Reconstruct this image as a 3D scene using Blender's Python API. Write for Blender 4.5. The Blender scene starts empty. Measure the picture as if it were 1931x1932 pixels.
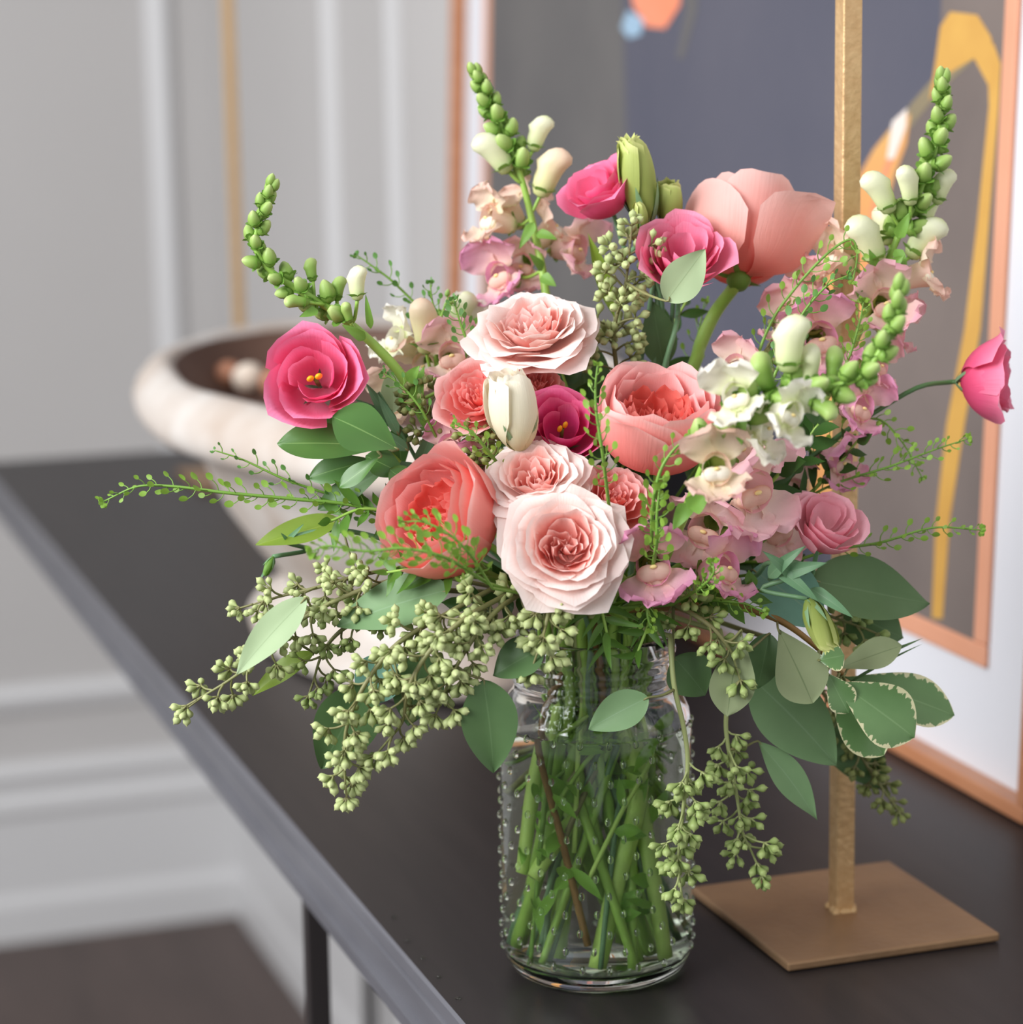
import bpy, math, random
import numpy as np
from mathutils import Vector, Matrix
rnd = random.Random(7)
SC = bpy.context.scene
COL = SC.collection
PI = math.pi

# ------------------------------------------------------------------ camera, light, exposure
T = 0.84                                             # table top height
FPX = 4892.0                                         # focal length in pixels of the 1931 frame
CAM = np.array([-0.43503026, -1.15852984, 1.31170984])
CR = np.array([0.94579731, -0.32435402, -0.01618393])
CU = np.array([0.07649862, 0.17407994, 0.98175564])
CF = np.array([0.31561909, 0.92977989, -0.18945697])
cam = bpy.data.objects.new('camera', bpy.data.cameras.new('camera'))
COL.objects.link(cam)
cam.matrix_world = Matrix(((CR[0], CU[0], -CF[0], CAM[0]), (CR[1], CU[1], -CF[1], CAM[1]),
                           (CR[2], CU[2], -CF[2], CAM[2]), (0, 0, 0, 1)))
cam.data.sensor_fit = 'HORIZONTAL'
cam.data.sensor_width = 36.0
cam.data.lens = 36.0 * FPX / 1931.0
cam.data.clip_start = 0.05
cam.data.dof.use_dof = True
cam.data.dof.focus_distance = 1.205
cam.data.dof.aperture_fstop = 6.0
SC.camera = cam

world = bpy.data.worlds.new('world')
SC.world = world
world.use_nodes = True
world.node_tree.nodes['Background'].inputs[0].default_value = (0.93, 0.96, 1.0, 1)
world.node_tree.nodes['Background'].inputs[1].default_value = 0.50


def area(name, loc, target, sx, sy, power, color):
    l = bpy.data.lights.new(name, 'AREA')
    l.shape = 'RECTANGLE'; l.size = sx; l.size_y = sy; l.energy = power; l.color = color
    o = bpy.data.objects.new(name, l); COL.objects.link(o)
    o.location = loc
    o.rotation_euler = (Vector(target) - Vector(loc)).to_track_quat('-Z', 'Y').to_euler()
    return o


area('window_light', (-2.3, -0.55, 2.3), (0.0, 0.1, 1.0), 2.2, 1.8, 138, (0.97, 0.98, 1.0))
SC.view_settings.view_transform = 'Standard'
SC.view_settings.look = 'None'
SC.view_settings.gamma = 1.0
SC.view_settings.use_curve_mapping = False
SC.view_settings.exposure = 0.0
SC.cycles.use_denoising = True
SC.cycles.max_bounces = 14
SC.cycles.transmission_bounces = 12
SC.cycles.transparent_max_bounces = 8
SC.cycles.glossy_bounces = 6
SC.cycles.diffuse_bounces = 5

# ------------------------------------------------------------------ placement helpers
FH = np.array([CF[0], CF[1], 0.0]); FH /= np.linalg.norm(FH)


def ray(px, py):
    return CF + (px - 965.5) / FPX * CR - (py - 966.0) / FPX * CU


def P(px, py, d=0.0):
    """Point seen at (px, py), d metres behind the upright plane through the jar's axis."""
    v = ray(px, py)
    return CAM + v * ((d - CAM @ FH) / (v @ FH))


def on_plane(px, py, p0, n):
    v = ray(px, py)
    return CAM + v * (((p0 - CAM) @ n) / (v @ n))


def unit(v):
    v = np.asarray(v, float); return v / (np.linalg.norm(v) + 1e-12)


def cdir(a, b, c):
    """Direction: a to the right, b up, c towards the viewer."""
    return unit(a * CR + b * CU - c * CF)


PX = 0.000262                                        # metres per pixel at the bouquet


# ------------------------------------------------------------------ materials
def lin(c):
    return tuple((x / 255 / 12.92) if x / 255 <= 0.04045 else ((x / 255 + 0.055) / 1.055) ** 2.4 for x in c) + (1.0,)


def new_mat(name):
    m = bpy.data.materials.new(name); m.use_nodes = True
    nt = m.node_tree
    return m, nt, nt.nodes['Principled BSDF']


def mat(name, c, rough=0.5, metal=0.0, spec=0.5, noise=0.0, nscale=30.0, c2=None, bump=0.0, bscale=80.0, stretch=None, coat=0.0):
    m, nt, b = new_mat(name)
    b.inputs['Roughness'].default_value = rough
    b.inputs['Metallic'].default_value = metal
    b.inputs['Specular IOR Level'].default_value = spec
    b.inputs['Coat Weight'].default_value = coat
    tc = nt.nodes.new('ShaderNodeTexCoord')
    src = tc.outputs['Object']
    if stretch:
        mp = nt.nodes.new('ShaderNodeMapping'); mp.inputs['Scale'].default_value = stretch
        nt.links.new(src, mp.inputs['Vector']); src = mp.outputs['Vector']
    if noise or c2:
        n = nt.nodes.new('ShaderNodeTexNoise'); n.inputs['Scale'].default_value = nscale; n.inputs['Detail'].default_value = 5
        nt.links.new(src, n.inputs['Vector'])
        r = nt.nodes.new('ShaderNodeValToRGB')
        r.color_ramp.elements[0].position = 0.5 - 0.25; r.color_ramp.elements[1].position = 0.75
        r.color_ramp.elements[0].color = lin(c)
        r.color_ramp.elements[1].color = lin(c2 if c2 else tuple(max(0, x * (1 - noise)) for x in c))
        nt.links.new(n.outputs['Fac'], r.inputs['Fac']); nt.links.new(r.outputs['Color'], b.inputs['Base Color'])
    else:
        b.inputs['Base Color'].default_value = lin(c)
    if bump:
        n2 = nt.nodes.new('ShaderNodeTexNoise'); n2.inputs['Scale'].default_value = bscale; n2.inputs['Detail'].default_value = 4
        nt.links.new(src, n2.inputs['Vector'])
        bp = nt.nodes.new('ShaderNodeBump'); bp.inputs['Strength'].default_value = bump; bp.inputs['Distance'].default_value = 0.002
        nt.links.new(n2.outputs['Fac'], bp.inputs['Height']); nt.links.new(bp.outputs['Normal'], b.inputs['Normal'])
    return m


def petal_mat(name, stops, back=None, trans=0.35, rough=0.5, vein=0.15):
    """Colour runs from the petal's base to its rim; the back of the petal may differ."""
    m, nt, b = new_mat(name)
    L = nt.links.new
    uv = nt.nodes.new('ShaderNodeUVMap'); sep = nt.nodes.new('ShaderNodeSeparateXYZ'); L(uv.outputs['UV'], sep.inputs[0])

    def ramp(st):
        r = nt.nodes.new('ShaderNodeValToRGB')
        els = r.color_ramp.elements
        while len(els) < len(st): els.new(0.5)
        for e, (p, c) in zip(els, st): e.position = p; e.color = lin(c)
        return r
    n = nt.nodes.new('ShaderNodeTexNoise'); n.inputs['Scale'].default_value = 60; n.inputs['Detail'].default_value = 3
    tc = nt.nodes.new('ShaderNodeTexCoord'); L(tc.outputs['Object'], n.inputs['Vector'])
    ad = nt.nodes.new('ShaderNodeMath'); ad.operation = 'MULTIPLY_ADD'; ad.inputs[1].default_value = 0.25
    L(n.outputs['Fac'], ad.inputs[0]); L(sep.outputs['Y'], ad.inputs[2])
    sb = nt.nodes.new('ShaderNodeMath'); sb.operation = 'SUBTRACT'; sb.inputs[1].default_value = 0.125; L(ad.outputs[0], sb.inputs[0])
    r1 = ramp(stops); L(sb.outputs[0], r1.inputs['Fac'])
    col = r1.outputs['Color']
    if back:
        r2 = ramp(back); L(sb.outputs[0], r2.inputs['Fac'])
        g = nt.nodes.new('ShaderNodeNewGeometry')
        mx = nt.nodes.new('ShaderNodeMix'); mx.data_type = 'RGBA'
        L(g.outputs['Backfacing'], mx.inputs['Factor']); L(r1.outputs['Color'], mx.inputs['A']); L(r2.outputs['Color'], mx.inputs['B'])
        col = mx.outputs['Result']
    # fine veins run from base to rim
    w = nt.nodes.new('ShaderNodeTexNoise'); w.inputs['Scale'].default_value = 1.0; w.inputs['Detail'].default_value = 3
    mp = nt.nodes.new('ShaderNodeMapping'); mp.inputs['Scale'].default_value = (38, 2.5, 1); L(uv.outputs['UV'], mp.inputs['Vector']); L(mp.outputs['Vector'], w.inputs['Vector'])
    bp = nt.nodes.new('ShaderNodeBump'); bp.inputs['Strength'].default_value = vein; bp.inputs['Distance'].default_value = 0.0015
    L(w.outputs['Fac'], bp.inputs['Height'])
    L(bp.outputs['Normal'], b.inputs['Normal'])
    L(col, b.inputs['Base Color'])
    b.inputs['Roughness'].default_value = rough
    b.inputs['Specular IOR Level'].default_value = 0.25
    t = nt.nodes.new('ShaderNodeBsdfTranslucent'); L(col, t.inputs['Color'])
    ms = nt.nodes.new('ShaderNodeMixShader'); ms.inputs[0].default_value = trans
    L(b.outputs[0], ms.inputs[1]); L(t.outputs[0], ms.inputs[2])
    L(ms.outputs[0], nt.nodes['Material Output'].inputs['Surface'])
    return m


def leaf_mat(name, c, c2, back, rough=0.45, trans=0.2, edge=None, rib=None, spec=0.4):
    """Leaf colour with a pale midrib, mottling and, if asked, a ragged pale margin."""
    m, nt, b = new_mat(name)
    L = nt.links.new
    uv = nt.nodes.new('ShaderNodeUVMap'); sep = nt.nodes.new('ShaderNodeSeparateXYZ'); L(uv.outputs['UV'], sep.inputs[0])
    tc = nt.nodes.new('ShaderNodeTexCoord')
    n = nt.nodes.new('ShaderNodeTexNoise'); n.inputs['Scale'].default_value = 70; n.inputs['Detail'].default_value = 4
    L(tc.outputs['Object'], n.inputs['Vector'])
    mx = nt.nodes.new('ShaderNodeMix'); mx.data_type = 'RGBA'
    L(n.outputs['Fac'], mx.inputs['Factor']); mx.inputs['A'].default_value = lin(c); mx.inputs['B'].default_value = lin(c2)
    a = nt.nodes.new('ShaderNodeMath'); a.operation = 'SUBTRACT'; L(sep.outputs['X'], a.inputs[0]); a.inputs[1].default_value = 0.5
    a2 = nt.nodes.new('ShaderNodeMath'); a2.operation = 'ABSOLUTE'; L(a.outputs[0], a2.inputs[0])
    col = mx.outputs['Result']
    g = nt.nodes.new('ShaderNodeNewGeometry')
    mb = nt.nodes.new('ShaderNodeMix'); mb.data_type = 'RGBA'
    L(g.outputs['Backfacing'], mb.inputs['Factor']); L(col, mb.inputs['A']); mb.inputs['B'].default_value = lin(back)
    col = mb.outputs['Result']
    if edge:
        w = nt.nodes.new('ShaderNodeTexNoise'); w.inputs['Scale'].default_value = 1.0; w.inputs['Detail'].default_value = 5
        mp = nt.nodes.new('ShaderNodeMapping'); mp.inputs['Scale'].default_value = (3, 16, 1); L(uv.outputs['UV'], mp.inputs['Vector']); L(mp.outputs['Vector'], w.inputs['Vector'])
        k = nt.nodes.new('ShaderNodeMath'); k.operation = 'MULTIPLY_ADD'; k.inputs[1].default_value = 0.42; L(w.outputs['Fac'], k.inputs[0])
        k.inputs[2].default_value = 0.0; L(a2.outputs[0], k.inputs[2])
        q = nt.nodes.new('ShaderNodeMath'); q.operation = 'MULTIPLY_ADD'; q.inputs[1].default_value = 0.06; L(sep.outputs['Y'], q.inputs[0]); L(k.outputs[0], q.inputs[2])
        s = nt.nodes.new('ShaderNodeMapRange'); s.inputs['From Min'].default_value = 0.69; s.inputs['From Max'].default_value = 0.705; L(q.outputs[0], s.inputs['Value'])
        me = nt.nodes.new('ShaderNodeMix'); me.data_type = 'RGBA'; L(s.outputs[0], me.inputs['Factor']); L(col, me.inputs['A']); me.inputs['B'].default_value = lin(edge)
        col = me.outputs['Result']
    if rib:
        s = nt.nodes.new('ShaderNodeMapRange'); s.inputs['From Min'].default_value = 0.006; s.inputs['From Max'].default_value = 0.02
        s.inputs['To Min'].default_value = 0.75; s.inputs['To Max'].default_value = 0.0; L(a2.outputs[0], s.inputs['Value'])
        me = nt.nodes.new('ShaderNodeMix'); me.data_type = 'RGBA'; L(s.outputs[0], me.inputs['Factor']); L(col, me.inputs['A']); me.inputs['B'].default_value = lin(rib)
        col = me.outputs['Result']
    L(col, b.inputs['Base Color'])
    b.inputs['Roughness'].default_value = rough; b.inputs['Specular IOR Level'].default_value = spec
    t = nt.nodes.new('ShaderNodeBsdfTranslucent'); L(col, t.inputs['Color'])
    ms = nt.nodes.new('ShaderNodeMixShader'); ms.inputs[0].default_value = trans
    L(b.outputs[0], ms.inputs[1]); L(t.outputs[0], ms.inputs[2])
    L(ms.outputs[0], nt.nodes['Material Output'].inputs['Surface'])
    return m


def grad_mat(name, stops, rough=0.45, trans=0.0, spec=0.4):
    m = petal_mat(name, stops, None, trans, rough, 0.08)
    return m


M = {}
M['wall'] = mat('wall_paint', (190, 187, 185), 0.6, noise=0.02, nscale=4)
M['trim'] = mat('trim_paint', (208, 207, 207), 0.4)
M['floor'] = mat('dark_floor', (66, 52, 47), 0.45, c2=(84, 68, 62), nscale=3, stretch=(6, 1, 1))
M['table'] = mat('black_table', (33, 29, 30), 0.42, c2=(42, 37, 37), nscale=8, stretch=(12, 1, 1), bump=0.02, bscale=40, spec=0.35)
M['table_edge_sheen'] = mat('table_edge_sheen', (82, 82, 88), 0.36, c2=(98, 98, 104), nscale=10, stretch=(4, 1, 4), spec=0.5)  # black paint like the top; window sheen on the edge painted in as lighter grey
M['gold'] = mat('brushed_gold', (204, 166, 118), 0.52, 0.6, c2=(226, 192, 144), nscale=160, bump=0.35, bscale=320)
M['bronze'] = mat('bronze_plate', (142, 112, 84), 0.5, 0.55, c2=(166, 132, 98), nscale=22, bump=0.2, bscale=200)
M['wood_frame'] = mat('copper_wood', (178, 118, 82), 0.4, c2=(194, 136, 100), nscale=14, stretch=(1, 1, 6))
M['inner_frame'] = mat('rose_copper', (214, 150, 118), 0.4, c2=(224, 162, 132), nscale=10)
M['mat_board'] = mat('mat_board', (216, 216, 221), 0.8)
M['bowl'] = mat('whitewashed_wood', (212, 208, 203), 0.75, c2=(176, 158, 143), nscale=16, bump=0.3, bscale=30)
M['bowl_in'] = mat('bare_brown_wood', (92, 66, 54), 0.7, c2=(112, 84, 70), nscale=12)
M['soil'] = mat('dark_brown', (92, 62, 48), 0.8)
# petals
M['blush'] = petal_mat('blush_petal', [(0.0, (240, 150, 138)), (0.45, (250, 200, 190)), (0.8, (254, 229, 222)), (1.0, (255, 240, 235))],
                       [(0.0, (246, 190, 178)), (0.6, (253, 224, 215)), (1.0, (255, 240, 235))], 0.3)
M['blush_core'] = petal_mat('blush_core_petal', [(0.0, (232, 112, 100)), (0.5, (244, 160, 148)), (0.85, (250, 196, 186)), (1.0, (255, 226, 220))], None, 0.3)
M['coral'] = petal_mat('coral_petal', [(0.0, (236, 84, 78)), (0.5, (243, 112, 102)), (0.85, (246, 140, 128)), (1.0, (250, 176, 166))],
                       [(0.0, (243, 130, 118)), (0.35, (246, 158, 150)), (0.8, (249, 182, 178)), (1.0, (252, 204, 200))], 0.3)
M['coral_outer'] = petal_mat('coral_outer_petal', [(0.0, (240, 104, 94)), (0.5, (246, 146, 136)), (0.9, (250, 182, 174)), (1.0, (252, 204, 198))],
                             [(0.0, (242, 112, 100)), (0.35, (246, 148, 138)), (0.75, (248, 172, 166)), (1.0, (252, 204, 200))], 0.3)
M['coral_deep'] = petal_mat('coral_deep_petal', [(0.0, (238, 84, 78)), (0.5, (244, 108, 98)), (1.0, (250, 160, 150))],
                            [(0.0, (240, 104, 92)), (0.5, (244, 122, 110)), (1.0, (247, 150, 138))], 0.3)
M['coral_pale'] = petal_mat('coral_pale_petal', [(0.0, (240, 100, 92)), (0.5, (246, 140, 132)), (0.9, (250, 180, 174)), (1.0, (252, 204, 200))],
                            [(0.0, (244, 130, 122)), (0.3, (248, 172, 168)), (0.7, (250, 194, 192)), (1.0, (253, 214, 212))], 0.3)
M['peach'] = petal_mat('peach_petal', [(0.0, (244, 140, 126)), (0.5, (246, 176, 164)), (1.0, (250, 206, 198))],
                       [(0.0, (238, 92, 80)), (0.3, (242, 126, 114)), (0.7, (244, 160, 150)), (1.0, (247, 186, 178))], 0.4)
M['peach_pale'] = petal_mat('peach_pale_petal', [(0.0, (244, 140, 126)), (0.5, (246, 176, 164)), (1.0, (250, 206, 198))],
                            [(0.0, (242, 136, 124)), (0.35, (247, 190, 182)), (0.7, (252, 224, 218)), (1.0, (252, 228, 222))], 0.3)
M['pink'] = petal_mat('pink_petal', [(0.0, (206, 30, 92)), (0.4, (232, 64, 122)), (0.8, (246, 104, 154)), (1.0, (250, 136, 174))],
                      [(0.0, (240, 150, 176)), (0.5, (246, 124, 166)), (1.0, (250, 140, 178))], 0.24)
M['magenta'] = petal_mat('magenta_petal', [(0.0, (160, 14, 72)), (0.4, (210, 36, 104)), (0.8, (232, 70, 140)), (1.0, (240, 112, 166))],
                         [(0.0, (224, 90, 140)), (0.6, (228, 72, 138)), (1.0, (240, 124, 168))], 0.22)
M['rose_pink'] = petal_mat('rose_pink_petal', [(0.0, (214, 54, 100)), (0.5, (236, 96, 138)), (1.0, (248, 146, 176))],
                           [(0.0, (240, 160, 182)), (0.5, (238, 138, 170)), (1.0, (246, 156, 184))], 0.25)
M['light_pink'] = petal_mat('light_pink_petal', [(0.0, (220, 92, 120)), (0.5, (244, 146, 166)), (1.0, (252, 192, 204))],
                            [(0.0, (252, 224, 224)), (0.5, (250, 204, 212)), (1.0, (250, 184, 198))], 0.25)
M['cream'] = petal_mat('cream_petal', [(0.0, (226, 224, 176)), (0.5, (244, 238, 212)), (1.0, (250, 244, 228))],
                       [(0.0, (214, 216, 160)), (0.4, (240, 234, 206)), (1.0, (250, 240, 222))], 0.3)
M['green_petal'] = petal_mat('green_bud_petal', [(0.0, (120, 140, 62)), (0.5, (156, 170, 88)), (0.9, (192, 204, 118)), (1.0, (222, 226, 150))],
                             [(0.0, (104, 128, 52)), (0.5, (142, 160, 78)), (0.9, (184, 198, 110)), (1.0, (222, 226, 150))], 0.2)
M['snap_pink'] = petal_mat('snap_pink', [(0.0, (250, 236, 210)), (0.4, (251, 218, 206)), (0.8, (249, 200, 204)), (1.0, (248, 190, 204))], None, 0.4)
M['snap_orchid'] = petal_mat('snap_orchid', [(0.0, (252, 226, 200)), (0.35, (248, 198, 204)), (0.8, (244, 174, 206)), (1.0, (243, 170, 206))], None, 0.4)
M['snap_peach'] = petal_mat('snap_peach', [(0.0, (248, 240, 204)), (0.5, (250, 226, 204)), (1.0, (250, 212, 198))], None, 0.4)
M['snap_cream'] = petal_mat('snap_cream', [(0.0, (224, 234, 172)), (0.35, (248, 246, 222)), (1.0, (254, 250, 240))], None, 0.35)
M['snap_mauve'] = petal_mat('snap_mauve', [(0.0, (250, 230, 208)), (0.35, (252, 222, 216)), (0.8, (249, 202, 208)), (1.0, (248, 196, 206))], None, 0.35)
M['palate'] = mat('yellow_palate', (248, 222, 150), 0.5)
M['stigma'] = mat('yellow_stigma', (242, 178, 24), 0.5)
M['snap_bud'] = grad_mat('snap_bud', [(0.0, (120, 160, 66)), (0.5, (150, 184, 92)), (0.85, (188, 210, 132)), (1.0, (210, 224, 160))], 0.4, 0.15)
M['snap_bud_cream'] = grad_mat('snap_bud_cream', [(0.0, (176, 202, 116)), (0.3, (226, 232, 180)), (0.75, (244, 244, 214)), (1.0, (226, 234, 172))], 0.4, 0.2)
M['snap_bud_peach'] = grad_mat('snap_bud_peach', [(0.0, (206, 220, 140)), (0.35, (240, 234, 180)), (0.75, (244, 222, 194)), (1.0, (244, 208, 184))], 0.4, 0.2)
# greens
M['calyx'] = leaf_mat('calyx_green', (104, 150, 56), (126, 168, 74), (120, 160, 70), 0.5, 0.2)
M['stem'] = mat('stem_green', (162, 200, 92), 0.45, c2=(142, 184, 76), nscale=40)
M['stem_deep'] = mat('stem_deep_green', (64, 104, 58), 0.45, c2=(84, 124, 70), nscale=40)
M['stem_blue'] = mat('stem_blue_green', (112, 150, 110), 0.45, c2=(94, 134, 92), nscale=40)
M['twig'] = mat('eucalyptus_twig', (140, 146, 92), 0.55, c2=(120, 112, 74), nscale=60)
M['twig_brown'] = mat('brown_twig', (128, 92, 44), 0.55, c2=(150, 116, 62), nscale=60)
M['pedicel'] = mat('pedicel', (166, 176, 116), 0.5)
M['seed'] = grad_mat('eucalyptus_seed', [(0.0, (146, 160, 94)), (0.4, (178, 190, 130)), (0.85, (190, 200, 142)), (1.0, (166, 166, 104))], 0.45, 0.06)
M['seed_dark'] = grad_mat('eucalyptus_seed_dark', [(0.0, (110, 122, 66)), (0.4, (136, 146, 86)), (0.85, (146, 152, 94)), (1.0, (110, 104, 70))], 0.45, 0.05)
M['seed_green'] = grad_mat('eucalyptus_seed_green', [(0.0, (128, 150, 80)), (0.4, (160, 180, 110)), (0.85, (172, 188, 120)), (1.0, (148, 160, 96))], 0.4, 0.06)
M['euc'] = leaf_mat('eucalyptus_leaf', (112, 146, 100), (126, 158, 112), (150, 174, 126), 0.5, 0.15, rib=(134, 164, 126), spec=0.3)
M['euc_dark'] = leaf_mat('eucalyptus_leaf_dark', (80, 112, 68), (96, 126, 80), (114, 144, 94), 0.42, 0.12, rib=(104, 134, 90), spec=0.35)
M['euc_pale'] = leaf_mat('eucalyptus_leaf_pale', (174, 194, 152), (160, 182, 140), (174, 194, 152), 0.6, 0.15, rib=(144, 166, 124), spec=0.25)
M['euc_blue'] = leaf_mat('eucalyptus_leaf_blue', (96, 142, 122), (116, 160, 140), (130, 160, 136), 0.55, 0.15, rib=(124, 158, 134), spec=0.3)
M['sage'] = leaf_mat('sage_leaf', (168, 180, 138), (148, 162, 120), (168, 180, 138), 0.6, 0.15, rib=(120, 138, 96), spec=0.25)
M['lime'] = leaf_mat('lime_leaf', (146, 172, 58), (128, 158, 58), (142, 168, 70), 0.42, 0.35, rib=(166, 186, 84))
M['varie'] = leaf_mat('variegated_leaf', (98, 138, 82), (118, 154, 98), (112, 148, 92), 0.3, 0.12, edge=(234, 230, 184), rib=(132, 166, 112), spec=0.5)
M['glossy'] = leaf_mat('glossy_leaf', (90, 132, 64), (78, 118, 60), (112, 150, 86), 0.32, 0.2, rib=(138, 176, 104), spec=0.5)
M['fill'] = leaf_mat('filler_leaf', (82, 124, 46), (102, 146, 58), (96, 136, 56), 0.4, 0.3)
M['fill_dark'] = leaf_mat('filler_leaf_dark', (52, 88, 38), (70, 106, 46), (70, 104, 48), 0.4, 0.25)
M['lisi_leaf'] = leaf_mat('lisianthus_leaf', (116, 156, 116), (98, 140, 100), (132, 168, 124), 0.45, 0.2, rib=(140, 176, 134))
M['pod'] = leaf_mat('pennycress_pod', (138, 178, 62), (118, 160, 56), (138, 178, 70), 0.45, 0.3)
M['pod_deep'] = leaf_mat('pennycress_pod_deep', (84, 138, 62), (100, 150, 66), (96, 146, 70), 0.45, 0.25)
M['penny_stem'] = mat('pennycress_stem', (116, 158, 62), 0.5)
M['stalk_leaf'] = leaf_mat('stalk_leaf', (138, 194, 72), (160, 210, 90), (146, 198, 80), 0.4, 0.35)
M['stalk'] = mat('cut_stalk', (204, 232, 130), 0.45, c2=(180, 216, 106), nscale=40)
# glass and water
mg, nt, b = new_mat('clear_glass')
b.inputs['Base Color'].default_value = (0.985, 1.0, 0.99, 1); b.inputs['Roughness'].default_value = 0.0
b.inputs['IOR'].default_value = 1.48; b.inputs['Transmission Weight'].default_value = 1.0
M['glass'] = mg
mw, nt, b = new_mat('water')
b.inputs['Base Color'].default_value = (0.90, 0.98, 0.84, 1); b.inputs['Roughness'].default_value = 0.0
b.inputs['IOR'].default_value = 1.33; b.inputs['Transmission Weight'].default_value = 1.0
M['water'] = mw


# ------------------------------------------------------------------ object helpers
def mesh_of(name, V, F, uv=None, smooth=True, m=None):
    me = bpy.data.meshes.new(name)
    me.from_pydata([tuple(map(float, v)) for v in V], [], [tuple(int(i) for i in f) for f in F])
    if uv is not None:
        l = me.uv_layers.new(name='UVMap')
        idx = np.empty(len(me.loops), dtype=np.int32); me.loops.foreach_get('vertex_index', idx)
        l.data.foreach_set('uv', np.asarray(uv, dtype=np.float32)[idx].ravel())
    if smooth:
        me.polygons.foreach_set('use_smooth', [True] * len(me.polygons))
    if m is not None: me.materials.append(m)
    me.update()
    return me


def put(name, me, parent=None, loc=None, rot=None):
    o = bpy.data.objects.new(name, me); COL.objects.link(o)
    if parent is not None: o.parent = parent
    if rot is not None:
        mm = rot.copy(); mm.translation = Vector(loc) if loc is not None else Vector((0, 0, 0)); o.matrix_basis = mm
    elif loc is not None: o.location = loc
    return o


def tag(o, label=None, cat=None, group=None, kind=None):
    if label: o['label'] = label
    if cat: o['category'] = cat
    if group: o['group'] = group
    if kind: o['kind'] = kind
    return o


def thing(name, label, cat, base, group=None):
    o = bpy.data.objects.new(name, None); COL.objects.link(o)
    o.location = tuple(base); o.empty_display_size = 0.02
    return tag(o, label, cat, group)


def part(name, V, F, m, parent, uv=None, smooth=True):
    """A part whose vertices are given in world coordinates."""
    V = np.asarray(V, float)
    if parent is not None:
        off = np.array(parent.location)
        if parent.parent is not None: off = off + np.array(parent.parent.location)
        V = V - off
    return put(name, mesh_of(name, V, F, uv, smooth, m), parent)


class MB:
    def __init__(s): s.V = []; s.F = []; s.U = []; s.n = 0
    def add(s, V, F, U=None):
        V = np.asarray(V, float)
        s.V.append(V); s.F += [tuple(i + s.n for i in f) for f in F]
        s.U.append(np.zeros((len(V), 2)) if U is None else np.asarray(U)); s.n += len(V)
        return s
    def get(s): return np.vstack(s.V), s.F, np.vstack(s.U)


def grid_faces(nu, nv, closed=False):
    F = []
    for j in range(nv - 1):
        for i in range(nu if closed else nu - 1):
            k = (i + 1) % nu
            F.append((j * nu + i, j * nu + k, (j + 1) * nu + k, (j + 1) * nu + i))
    return F


def box(x0, x1, y0, y1, z0, z1, bev=0.0):
    V = [(x, y, z) for z in (z0, z1) for y in (y0, y1) for x in (x0, x1)]
    F = [(0, 2, 3, 1), (4, 5, 7, 6), (0, 1, 5, 4), (2, 6, 7, 3), (0, 4, 6, 2), (1, 3, 7, 5)]
    return V, F


def bevel(o, w, seg=2):
    md = o.modifiers.new('bevel', 'BEVEL'); md.width = w; md.segments = seg; md.limit_method = 'ANGLE'
    return o


def lathe(prof, n=64, sx=1.0, sy=1.0):
    V = []; U = []
    L = len(prof)
    for j, (r, z) in enumerate(prof):
        for i in range(n):
            a = 2 * PI * i / n
            V.append((r * math.cos(a) * sx, r * math.sin(a) * sy, z)); U.append((i / n, j / (L - 1)))
    return V, grid_faces(n, L, True), U


def catmull(pts, n=24):
    pts = [np.asarray(p, float) for p in pts]
    Q = [2 * pts[0] - pts[1]] + pts + [2 * pts[-1] - pts[-2]]
    out = []
    seg = len(pts) - 1
    per = max(2, n // seg)
    for s in range(seg):
        a, b, c, d = Q[s:s + 4]
        for k in range(per):
            t = k / per
            out.append(0.5 * ((2 * b) + (c - a) * t + (2 * a - 5 * b + 4 * c - d) * t * t + (3 * b - a - 3 * c + d) * t ** 3))
    out.append(pts[-1])
    return np.array(out)


def tube(path, rad, n=7, cap=True):
    path = np.asarray(path, float); N = len(path)
    rad = np.full(N, rad) if np.isscalar(rad) else np.interp(np.linspace(0, 1, N), np.linspace(0, 1, len(rad)), rad)
    tan = np.gradient(path, axis=0); tan /= np.linalg.norm(tan, axis=1)[:, None] + 1e-12
    nrm = np.cross(tan[0], [0.3, 0.5, 0.81]); nrm /= np.linalg.norm(nrm)
    V = []
    for k in range(N):
        nrm = nrm - tan[k] * (nrm @ tan[k]); nrm /= np.linalg.norm(nrm) + 1e-12
        bn = np.cross(tan[k], nrm)
        for i in range(n):
            a = 2 * PI * i / n
            V.append(path[k] + rad[k] * (math.cos(a) * nrm + math.sin(a) * bn))
    F = [f[::-1] for f in grid_faces(n, N, True)]
    F = grid_faces(n, N, True)
    if cap:
        F.append(tuple(range(n))[::-1]); F.append(tuple((N - 1) * n + i for i in range(n)))
    U = [(i / n, k / (N - 1)) for k in range(N) for i in range(n)]
    return V, F, U


def frame_from(z, up=None, roll=0.0):
    """3x3 (columns x, y, z) whose z axis is the given direction."""
    z = unit(z)
    up = CU if up is None else np.asarray(up, float)
    if abs(unit(up) @ z) > 0.97: up = CR
    x = unit(np.cross(up, z)); y = np.cross(z, x)
    c, s = math.cos(roll), math.sin(roll)
    return np.stack([c * x + s * y, -s * x + c * y, z], axis=1)


def mat4(R3, scale=1.0):
    m = Matrix.Identity(4)
    for i in range(3):
        for j in range(3): m[i][j] = float(R3[i, j] * (scale if np.isscalar(scale) else scale[j]))
    return m


# ------------------------------------------------------------------ the setting
def struct(name, V, F, m, smooth=False):
    return tag(part(name, V, F, m, None, smooth=smooth), kind='structure')


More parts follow.
